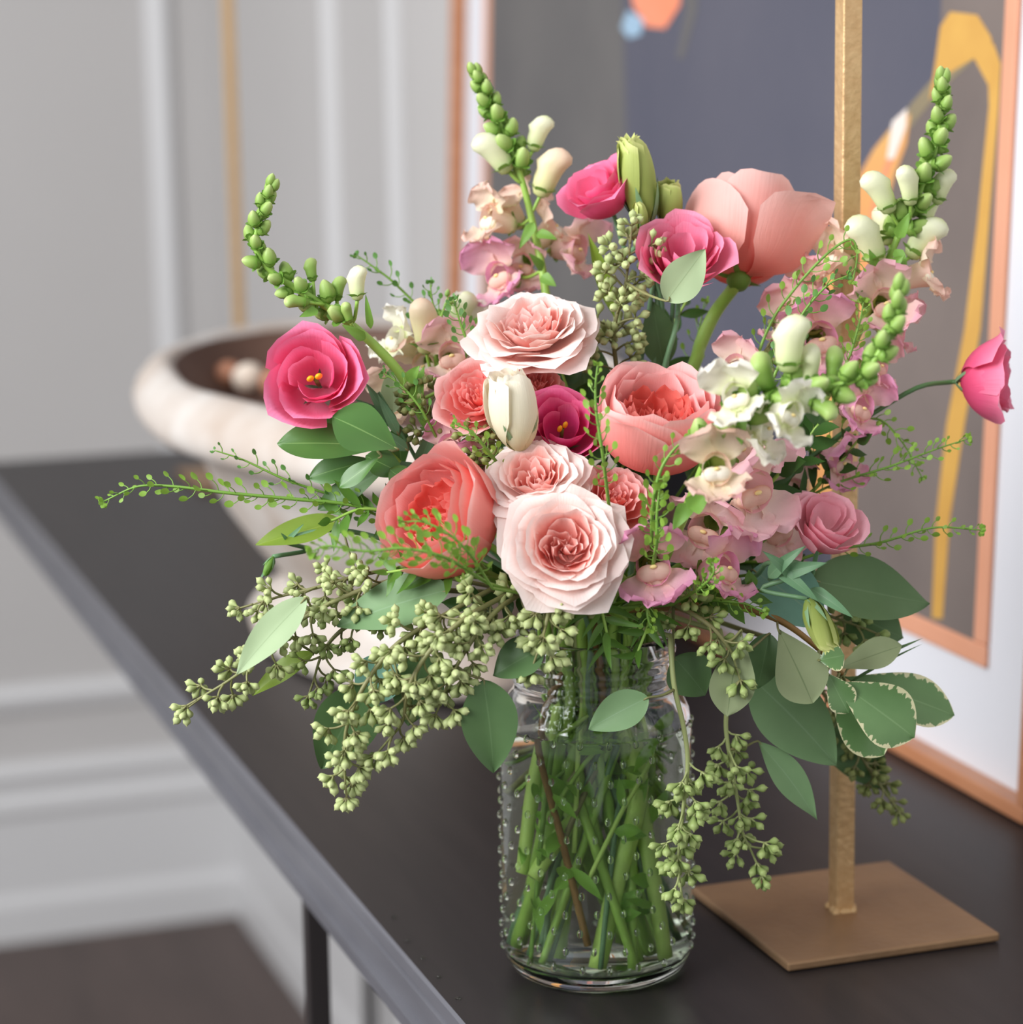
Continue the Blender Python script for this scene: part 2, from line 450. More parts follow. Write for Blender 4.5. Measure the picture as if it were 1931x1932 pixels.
WX, WY = 0.362, 2.475
struct('floor', *box(-4.5, WX + 0.1, -3.0, WY + 0.1, -0.06, 0.0), M['floor'])
struct('wall_back', *box(WX, WX + 0.1, -3.0, WY, 0, 2.9), M['wall'])
wl = struct('wall_left', *box(-4.5, WX + 0.1, WY, WY + 0.1, 0, 2.9), M['wall'])


def extrude(profile, a, b, axis, close=True):
    """Sweep a 2D profile (u, z) along x or y between a and b."""
    V = []
    n = len(profile)
    for e in (a, b):
        for (u, z) in profile: V.append((e, u, z) if axis == 'x' else (u, e, z))
    F = []
    for i in range(n if close else n - 1):
        k = (i + 1) % n; F.append((i, k, n + k, n + i))
    F.append(tuple(range(n))); F.append(tuple(range(n, 2 * n)))
    return V, F


base_prof = [(0, 0), (0.022, 0), (0.022, 0.055), (0.016, 0.068), (0.014, 0.07), (0.014, 0.185), (0.02, 0.19), (0.022, 0.2), (0.018, 0.212), (0.012, 0.218), (0.012, 0.235), (0.02, 0.24), (0.022, 0.25), (0.008, 0.262), (0, 0.264)]
struct('baseboard_left', *extrude([(WY - u, z) for u, z in base_prof], -4.5, WX, 'x'), M['trim'])
struct('baseboard_back', *extrude([(WX - u * 0.5, z) for u, z in base_prof], -3.0, WY, 'y'), M['trim'])
mould = [(0, -0.02), (0.008, -0.018), (0.012, -0.008), (0.016, 0.004), (0.012, 0.012), (0.006, 0.018), (0, 0.02)]
k = 1


def v_mould_left(x, z0, z1):
    V = []
    for z in (z0, z1):
        for (u, w) in mould: V.append((x + w, WY - u, z))
    n = len(mould)
    F = [(i, (i + 1) % n, n + (i + 1) % n, n + i) for i in range(n)]
    return V, F


def v_mould_back(y, z0, z1, s=1.0):
    V = []
    for z in (z0, z1):
        for (u, w) in mould: V.append((WX - u * s, y + w * s, z))
    n = len(mould)
    F = [(i, (i + 1) % n, n + (i + 1) % n, n + i) for i in range(n)]
    return V, F


struct('trim_1', *v_mould_left(0.291, 0.34, 2.3), M['trim'])
struct('trim_2', *extrude([(WY - u, 0.357 + w) for u, w in mould], -1.6, 0.305, 'x'), M['trim'])
struct('trim_3', *v_mould_left(-1.6, 0.34, 2.3), M['trim'])
struct('trim_4', *v_mould_back(1.81, 0.34, 2.3, 0.8), M['trim'])
struct('trim_5', *v_mould_back(1.545, 0.34, 2.3, 0.8), M['trim'])

# ------------------------------------------------------------------ console table
tb = thing('console_table', 'long black console table with a stepped edge standing against the panelled wall', 'table', (0.13, 0.5, 0))
XF, XB, Y0, Y1 = -0.087, 0.345, -0.75, 1.655
prof = [(XF, T - 0.0015), (XF + 0.0015, T), (XB, T), (XB, T - 0.045), (XF + 0.004, T - 0.045), (XF + 0.0005, T - 0.041), (XF, T - 0.033), (XF + 0.0035, T - 0.0315),
        (XF + 0.0035, T - 0.022), (XF + 0.0005, T - 0.0195), (XF + 0.0005, T - 0.013), (XF + 0.003, T - 0.0115), (XF + 0.003, T - 0.0095), (XF, T - 0.0085)]
V, F = extrude(prof, Y0, Y1, 'y')
top = part('table_top', V, F, M['table'], tb, smooth=False)
top.data.materials.append(M['table_edge_sheen'])
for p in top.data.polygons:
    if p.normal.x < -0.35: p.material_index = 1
for (x, y) in ((-0.077, 0.272), (-0.077, -0.72), (0.33, -0.72), (0.33, 1.645)):
    V, F = box(x - 0.0065, x + 0.0065, y - 0.0065, y + 0.0065, 0.0, T - 0.045)
    bevel(part('leg', V, F, M['table'], tb, smooth=False), 0.001)

# ------------------------------------------------------------------ gold stands
def gold_stand(px, py, lab, half):
    b = on_plane(px, py, np.array([0, 0, T + 0.006]), np.array([0, 0, 1.0]))
    s = thing('gold_stand', lab, 'stand', (b[0], b[1], T), 'gold post stands on the table')
    hx, hy = half
    V = [(-hx, -hy, 0), (hx, -hy, 0), (hx, hy, 0), (-hx, hy, 0)]
    V = [(b[0] + x, b[1] + y, T + z) for z in (0.0004, 0.0052) for (x, y, _) in V]
    F = [(0, 3, 2, 1), (4, 5, 6, 7), (0, 1, 5, 4), (1, 2, 6, 5), (2, 3, 7, 6), (3, 0, 4, 7)]
    bevel(part('base_plate', V, F, M['bronze'], s, smooth=False), 0.0012)
    h = 0.0052
    V, F = box(b[0] - h, b[0] + h, b[1] - h, b[1] + h, T + 0.005, T + 0.74)
    bevel(part('post', V, F, M['gold'], s, smooth=False), 0.0011, 3)
    for (dx, dy) in ((-h, -h * 0.2), (h * 0.25, -h), (h, h * 0.4), (-h * 0.3, h)):
        mb = MB()
        for q in range(4):
            V, F, U = lathe([(0.0001, 0.0024), (0.0017, 0.0018), (0.0024, 0.0006), (0.0026, -0.0008)], 8)
            V = np.array(V) * rnd.uniform(0.8, 1.15) + np.array([b[0] + dx * 1.02 + (rnd.uniform(-.004, .004) if abs(dy) == h else 0), b[1] + dy * 1.02 + (rnd.uniform(-.004, .004) if abs(dx) == h else 0), T + 0.0058])
            mb.add(V, F, U)
        V, F, U = mb.get()
        part('weld_bead', V, F, M['gold'], s)
    return s


gold_stand(1588, 1712, 'square gold metal post on a flat bronze plate right of the flower jar', (0.0595, 0.062))
gold_stand(462, 893, 'gold metal post standing behind the whitewashed bowl near the room corner', (0.0595, 0.062))

# ------------------------------------------------------------------ framed painting
LA = math.radians(2.0)
PL = np.array([math.sin(LA), 0, math.cos(LA)]); PN = np.array([math.cos(LA), 0, -math.sin(LA)])
PP = np.array([0.31, 0, T])


def pic(y, t, n):
    return np.array([0, y, 0]) + PP + PL * t + PN * n


def pic_at(px, py, n):
    q = on_plane(px, py, PP + PN * n, PN)
    return q[1], (q - PP - PN * n) @ PL


pt = thing('framed_painting', 'large framed abstract painting of dark blue and taupe leaning on the wall', 'painting', (0.31, 0.65, T))
yR = pic_at(1924, 1380, 0)[0]; yL = pic_at(850, 400, 0)[0]
tB, tT = 0.001, 0.98


def bar(name, y0, y1, t0, t1, n0, n1, m, bw=0.0015):
    V = [pic(y, t, n) for n in (n0, n1) for t in (t0, t1) for y in (y0, y1)]
    F = [(0, 1, 3, 2), (4, 6, 7, 5), (0, 4, 5, 1), (2, 3, 7, 6), (0, 2, 6, 4), (1, 5, 7, 3)]
    return bevel(part(name, V, F, m, pt, smooth=False), bw)


fw = 0.010
outer_w = pic_at(1700, 1405, 0)[1]
bar('outer_frame_rail', yR - fw, yL + fw, tB, tB + fw, 0, 0.024, M['wood_frame'])
bar('outer_frame_rail', yR - fw, yL + fw, tT, tT + fw, 0, 0.024, M['wood_frame'])
bar('outer_frame_stile', yR - fw, yR, tB + fw, tT, 0, 0.024, M['wood_frame'])
bar('outer_frame_stile', yL + 0.004, yL + fw, tB + fw, tT, 0, 0.024, M['wood_frame'])
MN = 0.014
bar('mat_board', yR, yL, tB + fw, tT, MN, 0.019, M['mat_board'], 0.0003)
# inner raised frame
iN = 0.0105
iyR = pic_at(1857, 1262, iN)[0]; iyr = pic_at(1836, 1205, iN)[0]; itB = pic_at(1857, 1262, iN)[1]; itb = pic_at(1836, 1209, iN)[1]
iyl = pic_at(917, 400, iN)[0]; iyL = iyl + (iyr - iyR)
itT = 0.9
iw = iyr - iyR
bar('inner_frame_rail', iyR, iyL, itB, itb, iN, MN, M['inner_frame'])
bar('inner_frame_rail', iyR, iyL, itT, itT + iw, iN, MN, M['inner_frame'])
bar('inner_frame_stile', iyR, iyr, itb, itT, iN, MN, M['inner_frame'])
bar('inner_frame_stile', iyl, iyL, itb, itT, iN, MN, M['inner_frame'])
CN = 0.0118
M['canvas'] = mat('canvas_slate', (76, 77, 91), 0.75, c2=(90, 89, 100), nscale=5, bump=0.1, bscale=120)
M['canvas_taupe'] = mat('canvas_taupe', (98, 88, 84), 0.75, c2=(122, 110, 104), nscale=6)
M['canvas_grey'] = mat('canvas_grey', (88, 86, 86), 0.75, c2=(102, 99, 97), nscale=8)
M['canvas_umber'] = mat('canvas_umber', (92, 80, 76), 0.75, c2=(110, 96, 90), nscale=14)
M['ochre'] = mat('paint_ochre', (208, 162, 80), 0.6, c2=(196, 148, 72), nscale=30)
M['orange'] = mat('paint_orange', (222, 150, 92), 0.6, c2=(212, 166, 98), nscale=26)
M['salmon'] = mat('paint_salmon', (238, 146, 112), 0.6, c2=(232, 134, 96), nscale=24)
M['olive'] = mat('paint_olive', (140, 126, 96), 0.7, c2=(122, 112, 92), nscale=24)
M['white_paint'] = mat('paint_white', (226, 214, 204), 0.6)
M['sky_paint'] = mat('paint_blue', (150, 178, 200), 0.6)
bar('canvas', iyr, iyl, itb, itT, CN, CN + 0.004, M['canvas'], 0.0002)


def stroke(pts, m, lift, name='brush_stroke'):
    """A flat patch of paint lying on the canvas, outline read off in the canvas plane."""
    q = [pic_at(x, y, CN) for x, y in pts]
    q = [(min(max(a, iyr), iyl), min(max(b_, itb), itT)) for a, b_ in q]
    V = [pic(a, b_, CN - lift) for a, b_ in q] + [pic(a, b_, CN) for a, b_ in q]
    n = len(q)
    F = [tuple(range(n))] + [(i, i + n, (i + 1) % n + n, (i + 1) % n) for i in range(n)]
    return part(name, V, F, m, pt, smooth=False)


stroke([(880, -200), (1170, -200), (1176, 0), (1186, 420), (1178, 760), (1168, 1300), (880, 1300)], M['canvas_grey'], 0.0002)
stroke([(1782, -120), (1772, 150), (1700, 220), (1650, 300), (1610, 480), (1600, 760), (1590, 1000), (1560, 1300), (1900, 1500), (2000, 1200), (2000, -120)], M['canvas_taupe'], 0.0002)
stroke([(1795, 22), (1846, 28), (1872, 70), (1880, 120), (1872, 170), (1840, 110), (1790, 140), (1756, 190), (1768, 110), (1776, 50)], M['ochre'], 0.0006)
stroke([(1876, 80), (1890, 120), (1886, 200), (1868, 420), (1852, 620), (1822, 800), (1794, 980), (1780, 1168), (1760, 1166), (1768, 980), (1788, 800), (1822, 620), (1846, 420), (1868, 200), (1866, 130)], M['ochre'], 0.0005)
stroke([(1786, 110), (1850, 90), (1836, 116), (1778, 168), (1736, 220), (1704, 260), (1690, 250), (1720, 196), (1760, 150)], M['olive'], 0.0004)
stroke([(1720, 214), (1690, 232), (1650, 282), (1618, 340), (1560, 520), (1540, 760), (1520, 1020), (1590, 1040), (1620, 700), (1650, 480), (1690, 330), (1712, 272)], M['orange'], 0.0005)
stroke([(1714, 204), (1712, 240), (1690, 300), (1676, 300), (1686, 230)], M['white_paint'], 0.0009)
stroke([(1700, 270), (1672, 340), (1644, 440), (1628, 520), (1650, 380), (1680, 290)], M['salmon'], 0.0008)
stroke([(1186, -60), (1196, 10), (1220, 50), (1256, 54), (1284, 10), (1286, -60)], M['salmon'], 0.0005)
stroke([(1186, 20), (1216, 36), (1210, 66), (1188, 72), (1174, 52)], M['sky_paint'], 0.0007)
stroke([(1290, -60), (1320, -60), (1316, 20), (1290, 110), (1278, 110), (1296, 20)], M['canvas_grey'], 0.0004)

# ------------------------------------------------------------------ bowl with wooden balls
BX, BY = 0.105, 0.70
bA, bB, bz = 0.356, 0.186, 1.052
bw = thing('footed_bowl', 'large oval whitewashed wooden bowl on a foot behind the flowers', 'bowl', (BX, BY, T))
ry = bA / bB
h = bz - T
prof = [(0.0001, 0.0005), (0.100, 0.0005), (0.107, 0.004), (0.109, 0.014), (0.102, 0.024), (0.086, 0.034), (0.080, 0.042), (0.086, 0.054), (0.106, 0.078), (0.124, 0.104), (0.136, 0.130), (0.143, 0.152),
        (0.152, 0.158), (0.168, 0.164), (0.181, h - 0.043), (0.1865, h - 0.036), (0.1875, h - 0.028), (0.184, h - 0.017), (0.176, h - 0.006), (0.167, h - 0.001), (0.161, h - 0.001), (0.157, h - 0.005)]
V, F, U = lathe(prof, 96, 1.0, ry)
V = np.array(V) + np.array([BX, BY, T])
for i, v in enumerate(V):
    a = math.atan2(v[1] - BY, v[0] - BX); v[2] += 0.0016 * math.sin(5 * a + 1) * (v[2] - T) / h
part('body', V, F, M['bowl'], bw, U)
prof_in = [(0.1575, h - 0.005), (0.153, h - 0.016), (0.144, h - 0.035), (0.130, h - 0.055), (0.112, h - 0.075), (0.09, h - 0.092), (0.0001, h - 0.104)]
V, F, U = lathe(prof_in, 96, 1.0, ry)
part('inside', np.array(V) + np.array([BX, BY, T]), F, M['bowl_in'], bw, U)


def uv_ball(n=20, m=12):
    return lathe([(max(1e-4, math.sin(PI * j / m)), -math.cos(PI * j / m)) for j in range(m + 1)], n)


ballV, ballF, ballU = uv_ball()
M['ball_white'] = mat('ball_white', (238, 226, 212), 0.6, c2=(214, 192, 170), nscale=40)
M['ball_tan'] = mat('ball_tan', (196, 136, 104), 0.6, c2=(226, 176, 140), nscale=40)
M['ball_brown'] = mat('ball_brown', (166, 110, 82), 0.6, c2=(190, 134, 104), nscale=40)
balls = [(437, 672, 'ball_tan', 26, 'tan wooden ball at the far left of the pile in the bowl'),
         (488, 661, 'ball_brown', 24, 'reddish brown wooden ball at the back of the pile in the bowl'),
         (514, 666, 'ball_white', 27, 'white wooden ball beside the hot pink flower in the bowl'),
         (432, 706, 'ball_brown', 24, 'brown wooden ball behind the cream one at the pile front'),
         (470, 714, 'ball_white', 28, 'cream wooden ball at the front of the pile in the bowl'),
         (560, 680, 'ball_tan', 27, 'tan wooden ball hidden behind the hot pink flower'),
         (520, 722, 'ball_brown', 27, 'brown wooden ball low in the bowl behind the hot pink flower')]
zb = T + h - 0.040
for (x, y, mm, r, lab) in balls:
    q = on_plane(x, y, np.array([0, 0, zb + 0.0095]), np.array([0, 0, 1.0]))
    R = r * 0.00050
    sub = np.array(ballV) * R * np.array([1, 1, 0.92])
    o = put('wooden_ball', mesh_of('wooden_ball', sub, ballF, ballU, True, M[mm]), None, tuple(q))
    tag(o, lab, 'ball', 'wooden balls in the bowl')
V, F, U = lathe([(0.1400, 0.0), (0.1, 0.004), (0.05, 0.006), (0.0001, 0.007)], 64, 1.0, ry)
fl = part('filling', np.array(V) + np.array([BX, BY, zb - 0.007]), F, M['soil'], bw, U)

# ------------------------------------------------------------------ jar and water
JZ = T + 0.0006
jar = thing('glass_jar', 'clear glass jar with raised dots holding the flower bouquet', 'jar', (0, 0, T))
RB = 0.0476
out = [(0.0001, 0.0022), (0.030, 0.0022), (0.035, 0.0004), (0.0395, 0.0002), (0.0435, 0.0028), (0.0463, 0.0075), (RB, 0.014), (RB, 0.06), (RB, 0.118), (0.0474, 0.127), (0.0462, 0.134), (0.043, 0.1405), (0.0405, 0.1435),
       (0.0395, 0.147), (0.0405, 0.1485), (0.0405, 0.150), (0.0392, 0.1515), (0.0392, 0.155), (0.0402, 0.1563), (0.0402, 0.1577), (0.0392, 0.159), (0.0392, 0.162), (0.0400, 0.1632), (0.0400, 0.1645), (0.0390, 0.166), (0.0388, 0.171), (0.0380, 0.1728)]
inn = [(0.0366, 0.1728), (0.0358, 0.171), (0.0360, 0.147), (0.0385, 0.1415), (0.0425, 0.1345), (0.0441, 0.126), (0.0443, 0.118), (0.0443, 0.06), (0.0443, 0.018), (0.0425, 0.0115), (0.037, 0.0082), (0.02, 0.0072), (0.0001, 0.0070)]
V, F, U = lathe(out + inn, 96)
part('body', np.array(V) + np.array([0, 0, JZ]), F, M['glass'], jar, U)
dome = lathe([(0.00155, -0.0002), (0.00148, 0.0004), (0.0012, 0.0009), (0.0007, 0.0012), (0.0001, 0.0013)], 10)
bead_me = mesh_of('bead', dome[0], dome[1], dome[2], True, M['glass'])
nb = 0
for row in range(13):
    z = 0.0145 + row * 0.0094
    rr = RB if z < 0.121 else 0.0472
    for c in range(21):
        a = 2 * PI * (c + 0.5 * (row % 2)) / 21 + rnd.uniform(-.02, .02)
        n = np.array([math.cos(a), math.sin(a), 0])
        R3 = frame_from(n, up=np.array([0, 0, 1.0]))
        put('bead', bead_me, jar, tuple(n * rr + np.array([0, 0, JZ - T + z + rnd.uniform(-.0006, .0006)])), mat4(R3, (1.0, 1.4, 1.25)))
WZ = 0.1275
wp = [(0.0001, 0.0068), (0.02, 0.0070), (0.0371, 0.0080), (0.0427, 0.0114), (0.0445, 0.018), (0.0445, 0.06), (0.0445, 0.118), (0.04425, WZ - 0.001), (0.0445, WZ + 0.0004), (0.043, WZ - 0.0001), (0.0001, WZ - 0.0003)]
V, F, U = lathe(wp, 96)
wo = part('water', np.array(V) + np.array([0, 0, JZ]), F, M['water'], None, U)
tag(wo, 'clear water filling the glass jar to the shoulder', 'water')
M['drop'] = M['water']
V, F, U = lathe([(0.0015, 0.0), (0.00145, 0.0003), (0.001, 0.0006), (0.0005, 0.0008), (0.0001, 0.00085)], 14)
drop_me = mesh_of('water_drop', V, F, U, True, M['drop'])
for (x, y, w) in ((744, 1730, 'farthest of the row along the stepped edge'), (769, 1774, 'second farthest of the row along the stepped edge'), (798, 1807, 'middle one of the row along the stepped edge'), (828, 1843, 'second nearest of the row along the stepped edge'), (865, 1884, 'nearest of the row along the stepped edge')):
    q = on_plane(x, y, np.array([0, 0, T + 0.0001]), np.array([0, 0, 1.0]))
    tag(put('water_drop', drop_me, None, tuple(q)), 'tiny water drop on the tabletop, ' + w, 'drop', 'water drops on the tabletop')

# ------------------------------------------------------------------ flower shapes
def bez(p, t):
    p = np.asarray(p, float); s = 1 - t
    return s ** 3 * p[0] + 3 * s * s * t * p[1] + 3 * s * t * t * p[2] + t ** 3 * p[3]


def petal(prof, phi, half, nu=9, nv=10, k=0.22, pw=2.6, tip=0.0, roll=0.1, ruf=0.03, spiral=0.0, twist=0.0, notch=0.0, rg=rnd):
    V = []; U = []
    ph, ph2, fr = rg.uniform(0, 6.28), rg.uniform(0, 6.28), rg.uniform(1.0, 1.9)
    for j in range(nv):
        v = j / (nv - 1)
        wid = 0.3 + 0.7 * min(1, v / 0.55) ** 0.8
        for i in range(nu):
            u = -1 + 2 * i / (nu - 1)
            s = v * (1 - k * abs(u) ** pw + tip * math.exp(-(u / 0.22) ** 2) - notch * math.exp(-(u / 0.15) ** 2))
            r, z = bez(prof, min(s, 1.0))
            if s > 1: z += (s - 1) * 0.6; r += (s - 1) * 0.5
            e = max(0.0, (s - 0.62) / 0.38)
            r += roll * e * e * (1 + 0.5 * u * u); z -= roll * 0.6 * e ** 3
            r += spiral * u * v + ruf * math.cos(fr * u * PI + ph) * e
            z += ruf * 1.2 * math.sin((fr + 0.7) * u * PI + ph2) * e
            a = phi + half * u * wid + twist * v
            V.append((r * math.cos(a), r * math.sin(a), z)); U.append(((u + 1) / 2, v))
    return np.array(V), grid_faces(nu, nv), U


def bloom(th, C, R3, size, layers, rg=rnd, name='petal', squash=(1, 1, 1)):
    for ly in layers:
        n, prof, half, mm = ly[:4]
        o = dict(ly[4]) if len(ly) > 4 else {}
        ph0 = o.pop('ph', rg.uniform(0, 6.28)); jit = o.pop('jit', 0.25); hj = o.pop('hj', 0.07)
        for q in range(n):
            pr = np.array(prof, float)
            f = 1 + rg.uniform(-hj, hj)
            pr[2:, 1] = pr[2:, 1] + (f - 1) * 0.9; pr[1:, 0] *= 1 + rg.uniform(-0.06, 0.06)
            V, F, U = petal(pr, ph0 + 2 * PI * (q + rg.uniform(-jit, jit)) / n, half * rg.uniform(0.9, 1.1), rg=rg, **o)
            V = (V * np.array(squash) * size) @ R3.T + C
            part(name, V, F, M[mm], th, U)


SH = {
    'ovate': lambda v: math.sin(PI * min(1, v) ** 0.78) ** 0.85,
    'lance': lambda v: math.sin(PI * v ** 0.9) ** 1.15,
    'obov': lambda v: max(0, math.sin(PI * min(1.0, v ** 1.55))) ** 0.8 * 0.94 + 0.06 * min(1, v * 6) * (1 - v ** 4),
    'narrow': lambda v: min(1, v * 5) ** 0.7 * (1 - v ** 2.2),
    'lobe': lambda v: (0.42 + 0.58 * min(1, v * 1.9) ** 0.8) * (math.sqrt(max(0, 1 - max(0, (v - 0.62) / 0.38) ** 2)) if v > 0.62 else 1.0),
    'sepal': lambda v: (0.75 + 0.5 * v) * (1 - v ** 1.8) + 0.02,
    'pod': lambda v: math.sin(PI * v) ** 0.55 if 0 < v < 1 else 0.02,
}


def sheet(base, d, n, length, width, shape='ovate', curl=0.3, fold=0.15, ruf=0.0, nu=7, nv=11, rg=rnd, bend=0.0, rufn=2.0):
    """A leaf-like blade: grows from base along d, its upper side facing n."""
    d = unit(d); n = np.asarray(n, float); n = unit(n - d * (n @ d)); s = np.cross(d, n)
    w = SH[shape]; V = []; U = []
    p = np.array(base, float); vs = [.5 * (j / (nv - 1)) + .5 * (.5 - .5 * math.cos(PI * j / (nv - 1))) for j in range(nv)]
    p1, p2 = rg.uniform(0, 6.28), rg.uniform(0, 6.28)
    for j in range(nv):
        v = vs[j]; dl = length * (v - vs[j - 1]) if j else 0
        th = curl * (0.5 - v); be = bend * (v - 0.5)
        dd = d * math.cos(th) + n * math.sin(th); nn = n * math.cos(th) - d * math.sin(th)
        dd = unit(dd + s * be)
        if j: p = p + dd * dl
        hw = width / 2 * max(0.012, w(v))
        for i in range(nu):
            u = -1 + 2 * i / (nu - 1)
            q = p + s * u * hw + nn * (fold * abs(u) ** 1.3 * hw)
            if ruf: q = q + nn * ruf * width * math.sin(rufn * PI * (v * 1.2 + 0.35 * u) + p1 + (1.5 if u > 0 else 0)) * (u * u * 0.7 + 0.3 * v)
            V.append(q); U.append(((u + 1) / 2, v))
    return np.array(V), grid_faces(nu, nv), U


def leaf_px(th, b, t, width, mm, shape='ovate', db=0.0, dt=None, curl=None, tilt=None, fold=0.2, ruf=0.035, name='leaf', petiole=None, bend=None):
    """A leaf from base to tip, both given as seen in the picture with their depth."""
    A = P(b[0], b[1], db); B = P(t[0], t[1], db if dt is None else dt)
    tx, ty = tilt if tilt else (rnd.uniform(-.35, .35), rnd.uniform(0.0, .5))
    n = cdir(tx, ty, 1.0)
    L = np.linalg.norm(B - A)
    c = curl if curl is not None else rnd.uniform(0.1, 0.5)
    V, F, U = sheet(A, B - A, n, L * (1 + c * c / 20), width * PX * 1.04, shape, c, fold, ruf, 9, 22, bend=rnd.uniform(-.12, .12) if bend is None else bend)
    lf = part(name, V, F, M[mm], th, U)
    if petiole is not None:
        V, F, U = tube(catmull([petiole, (petiole + A) / 2 + np.array([0, 0, -0.001]), A, A + (B - A) * 0.08], 9), [0.0009, 0.0006, 0.0004], 6)
        part('leaf_stalk', V, F, M['twig'], th, U)
    return lf


NECK = T + 0.1725
stem_count = [0]


def jar_path(H, out_dir=None, short=False):
    """From a point above the jar down through its neck to the floor of the jar."""
    stem_count[0] += 1
    g = stem_count[0] * 2.39996
    hx = np.array([H[0], H[1]]); l = np.linalg.norm(hx) + 1e-6; hx = hx / l
    e = np.array([math.cos(g), math.sin(g)])
    nk = unit(np.array([*(hx * 0.75 + e * 0.7), 0]))[:2] * (0.010 + 0.0195 * ((stem_count[0] * 0.618) % 1) ** 0.5)
    bt = unit(np.array([*(-hx * 0.9 + e * 0.8), 0]))[:2] * (0.012 + 0.0225 * ((stem_count[0] * 0.414 + .3) % 1) ** 0.5)
    zb = T + 0.0105 + (0.06 + 0.06 * rnd.random() if short else 0.002 * rnd.random())
    N1 = np.array([nk[0], nk[1], NECK + 0.012]); N2 = np.array([nk[0] * 0.9, nk[1] * 0.9, NECK - 0.028]); B = np.array([bt[0], bt[1], zb])
    return [N1, N2, N2 * 0.45 + B * 0.55 + np.array([rnd.uniform(-.002, .002), rnd.uniform(-.002, .002), 0]), B]


def stem(th_args, start, d0, r, m, extra=None, short=False, r2=None, lead=.022):
    """Make the thing (its empty stands at the stem's foot) and its stem; start is where the flower sits."""
    pts = [start, start + unit(d0) * lead]
    if extra: pts += extra
    jp = jar_path(pts[-1], short=short)
    th = thing(*th_args[:3], jp[-1], th_args[3] if len(th_args) > 3 else None)
    path = catmull(pts + jp, 40)
    V, F, U = tube(path, [r * 0.9, r, (r2 or r), (r2 or r)], 8)
    part('stem', V, F, M[m], th, U)
    return th


def calyx(th, C, R3, size, n=5, length=0.7, mm='calyx', spread=0.35, width=0.3, parent=None):
    """Green sepals under a bloom, whose base is C and axis the z of R3."""
    for q in range(n):
        a = 2 * PI * (q + rnd.uniform(-.15, .15)) / n
        rd = R3[:, 0] * math.cos(a) + R3[:, 1] * math.sin(a)
        d = unit(rd * spread + R3[:, 2])
        V, F, U = sheet(C + rd * size * 0.05, d, -rd + R3[:, 2] * 0.2, length * size, width * size, 'sepal', -0.5, 0.1, 0, 5, 7)
        part('sepal', V, F, M[mm], parent or th, U)


def PR(*a): return a


# ---- layer recipes (unit = bloom radius; z runs out of the bloom)
BLUSH = [
    (5, [(.08, -.34), (.72, -.36), (.98, -.10), (1.12, -.06)], .84, 'blush', dict(roll=.12, tip=.12, ruf=.035, k=.22)),
    (5, [(.08, -.28), (.68, -.28), (.92, .02), (1.02, .12)], .86, 'blush', dict(roll=.13, tip=.09, ruf=.035)),
    (5, [(.08, -.22), (.62, -.20), (.84, .14), (.90, .27)], .86, 'blush', dict(roll=.12, tip=.07, ruf=.035)),
    (6, [(.08, -.16), (.54, -.14), (.74, .20), (.77, .38)], .78, 'blush', dict(roll=.10, tip=.06, ruf=.04)),
    (5, [(.06, -.2), (.47, -.14), (.64, .20), (.64, .44)], .86, 'blush', dict(roll=.09, tip=.05, ruf=.04)),
    (5, [(.05, -.24), (.40, -.16), (.55, .14), (.53, .41)], .88, 'blush_core', dict(roll=.06, ruf=.05, tip=.05)),
    (5, [(.04, -.28), (.32, -.2), (.44, .06), (.40, .33)], .86, 'blush_core', dict(roll=.05, ruf=.06, spiral=.07)),
    (4, [(.03, -.3), (.22, -.22), (.32, .02), (.27, .27)], .92, 'blush_core', dict(roll=.03, ruf=.07, spiral=.09)),
    (4, [(.02, -.3), (.10, -.22), (.19, .0), (.14, .23)], 1.0, 'blush_core', dict(roll=.02, ruf=.07, spiral=.10)),
    (2, [(.01, -.3), (.03, -.2), (.07, .0), (.04, .18)], 1.3, 'blush_core', dict(roll=0, ruf=.05, spiral=.05))]
CORAL = [
    (4, [(.12, -.86), (1.04, -.95), (1.16, .10), (.98, .52)], .95, 'coral_outer', dict(roll=.13, ruf=.025, tip=.05, k=.34, pw=2.2)),
    (4, [(.12, -.84), (.95, -.88), (1.08, .12), (.84, .60)], .95, 'coral', dict(roll=.08, ruf=.03, k=.24)),
    (5, [(.1, -.8), (.88, -.74), (.98, .12), (.74, .56)], .80, 'coral', dict(roll=.05, ruf=.035, k=.2)),
    (6, [(.1, -.7), (.74, -.5), (.86, .08), (.66, .40)], .70, 'coral', dict(roll=.02, ruf=.045)),
    (8, [(.1, -.6), (.58, -.4), (.72, .0), (.54, .20)], .55, 'coral_deep', dict(roll=0, ruf=.06)),
    (7, [(.1, -.6), (.42, -.4), (.56, -.08), (.40, .10)], .58, 'coral_deep', dict(roll=0, ruf=.07, spiral=.06)),
    (7, [(.08, -.6), (.30, -.4), (.42, -.14), (.27, .02)], .6, 'coral_deep', dict(roll=0, ruf=.07, spiral=.07)),
    (5, [(.05, -.6), (.18, -.4), (.28, -.16), (.15, -.02)], .65, 'coral_deep', dict(roll=0, ruf=.06, spiral=.06)),
    (4, [(.02, -.6), (.08, -.4), (.14, -.18), (.06, -.06)], .8, 'coral_deep', dict(roll=0, ruf=.04, spiral=.05))]
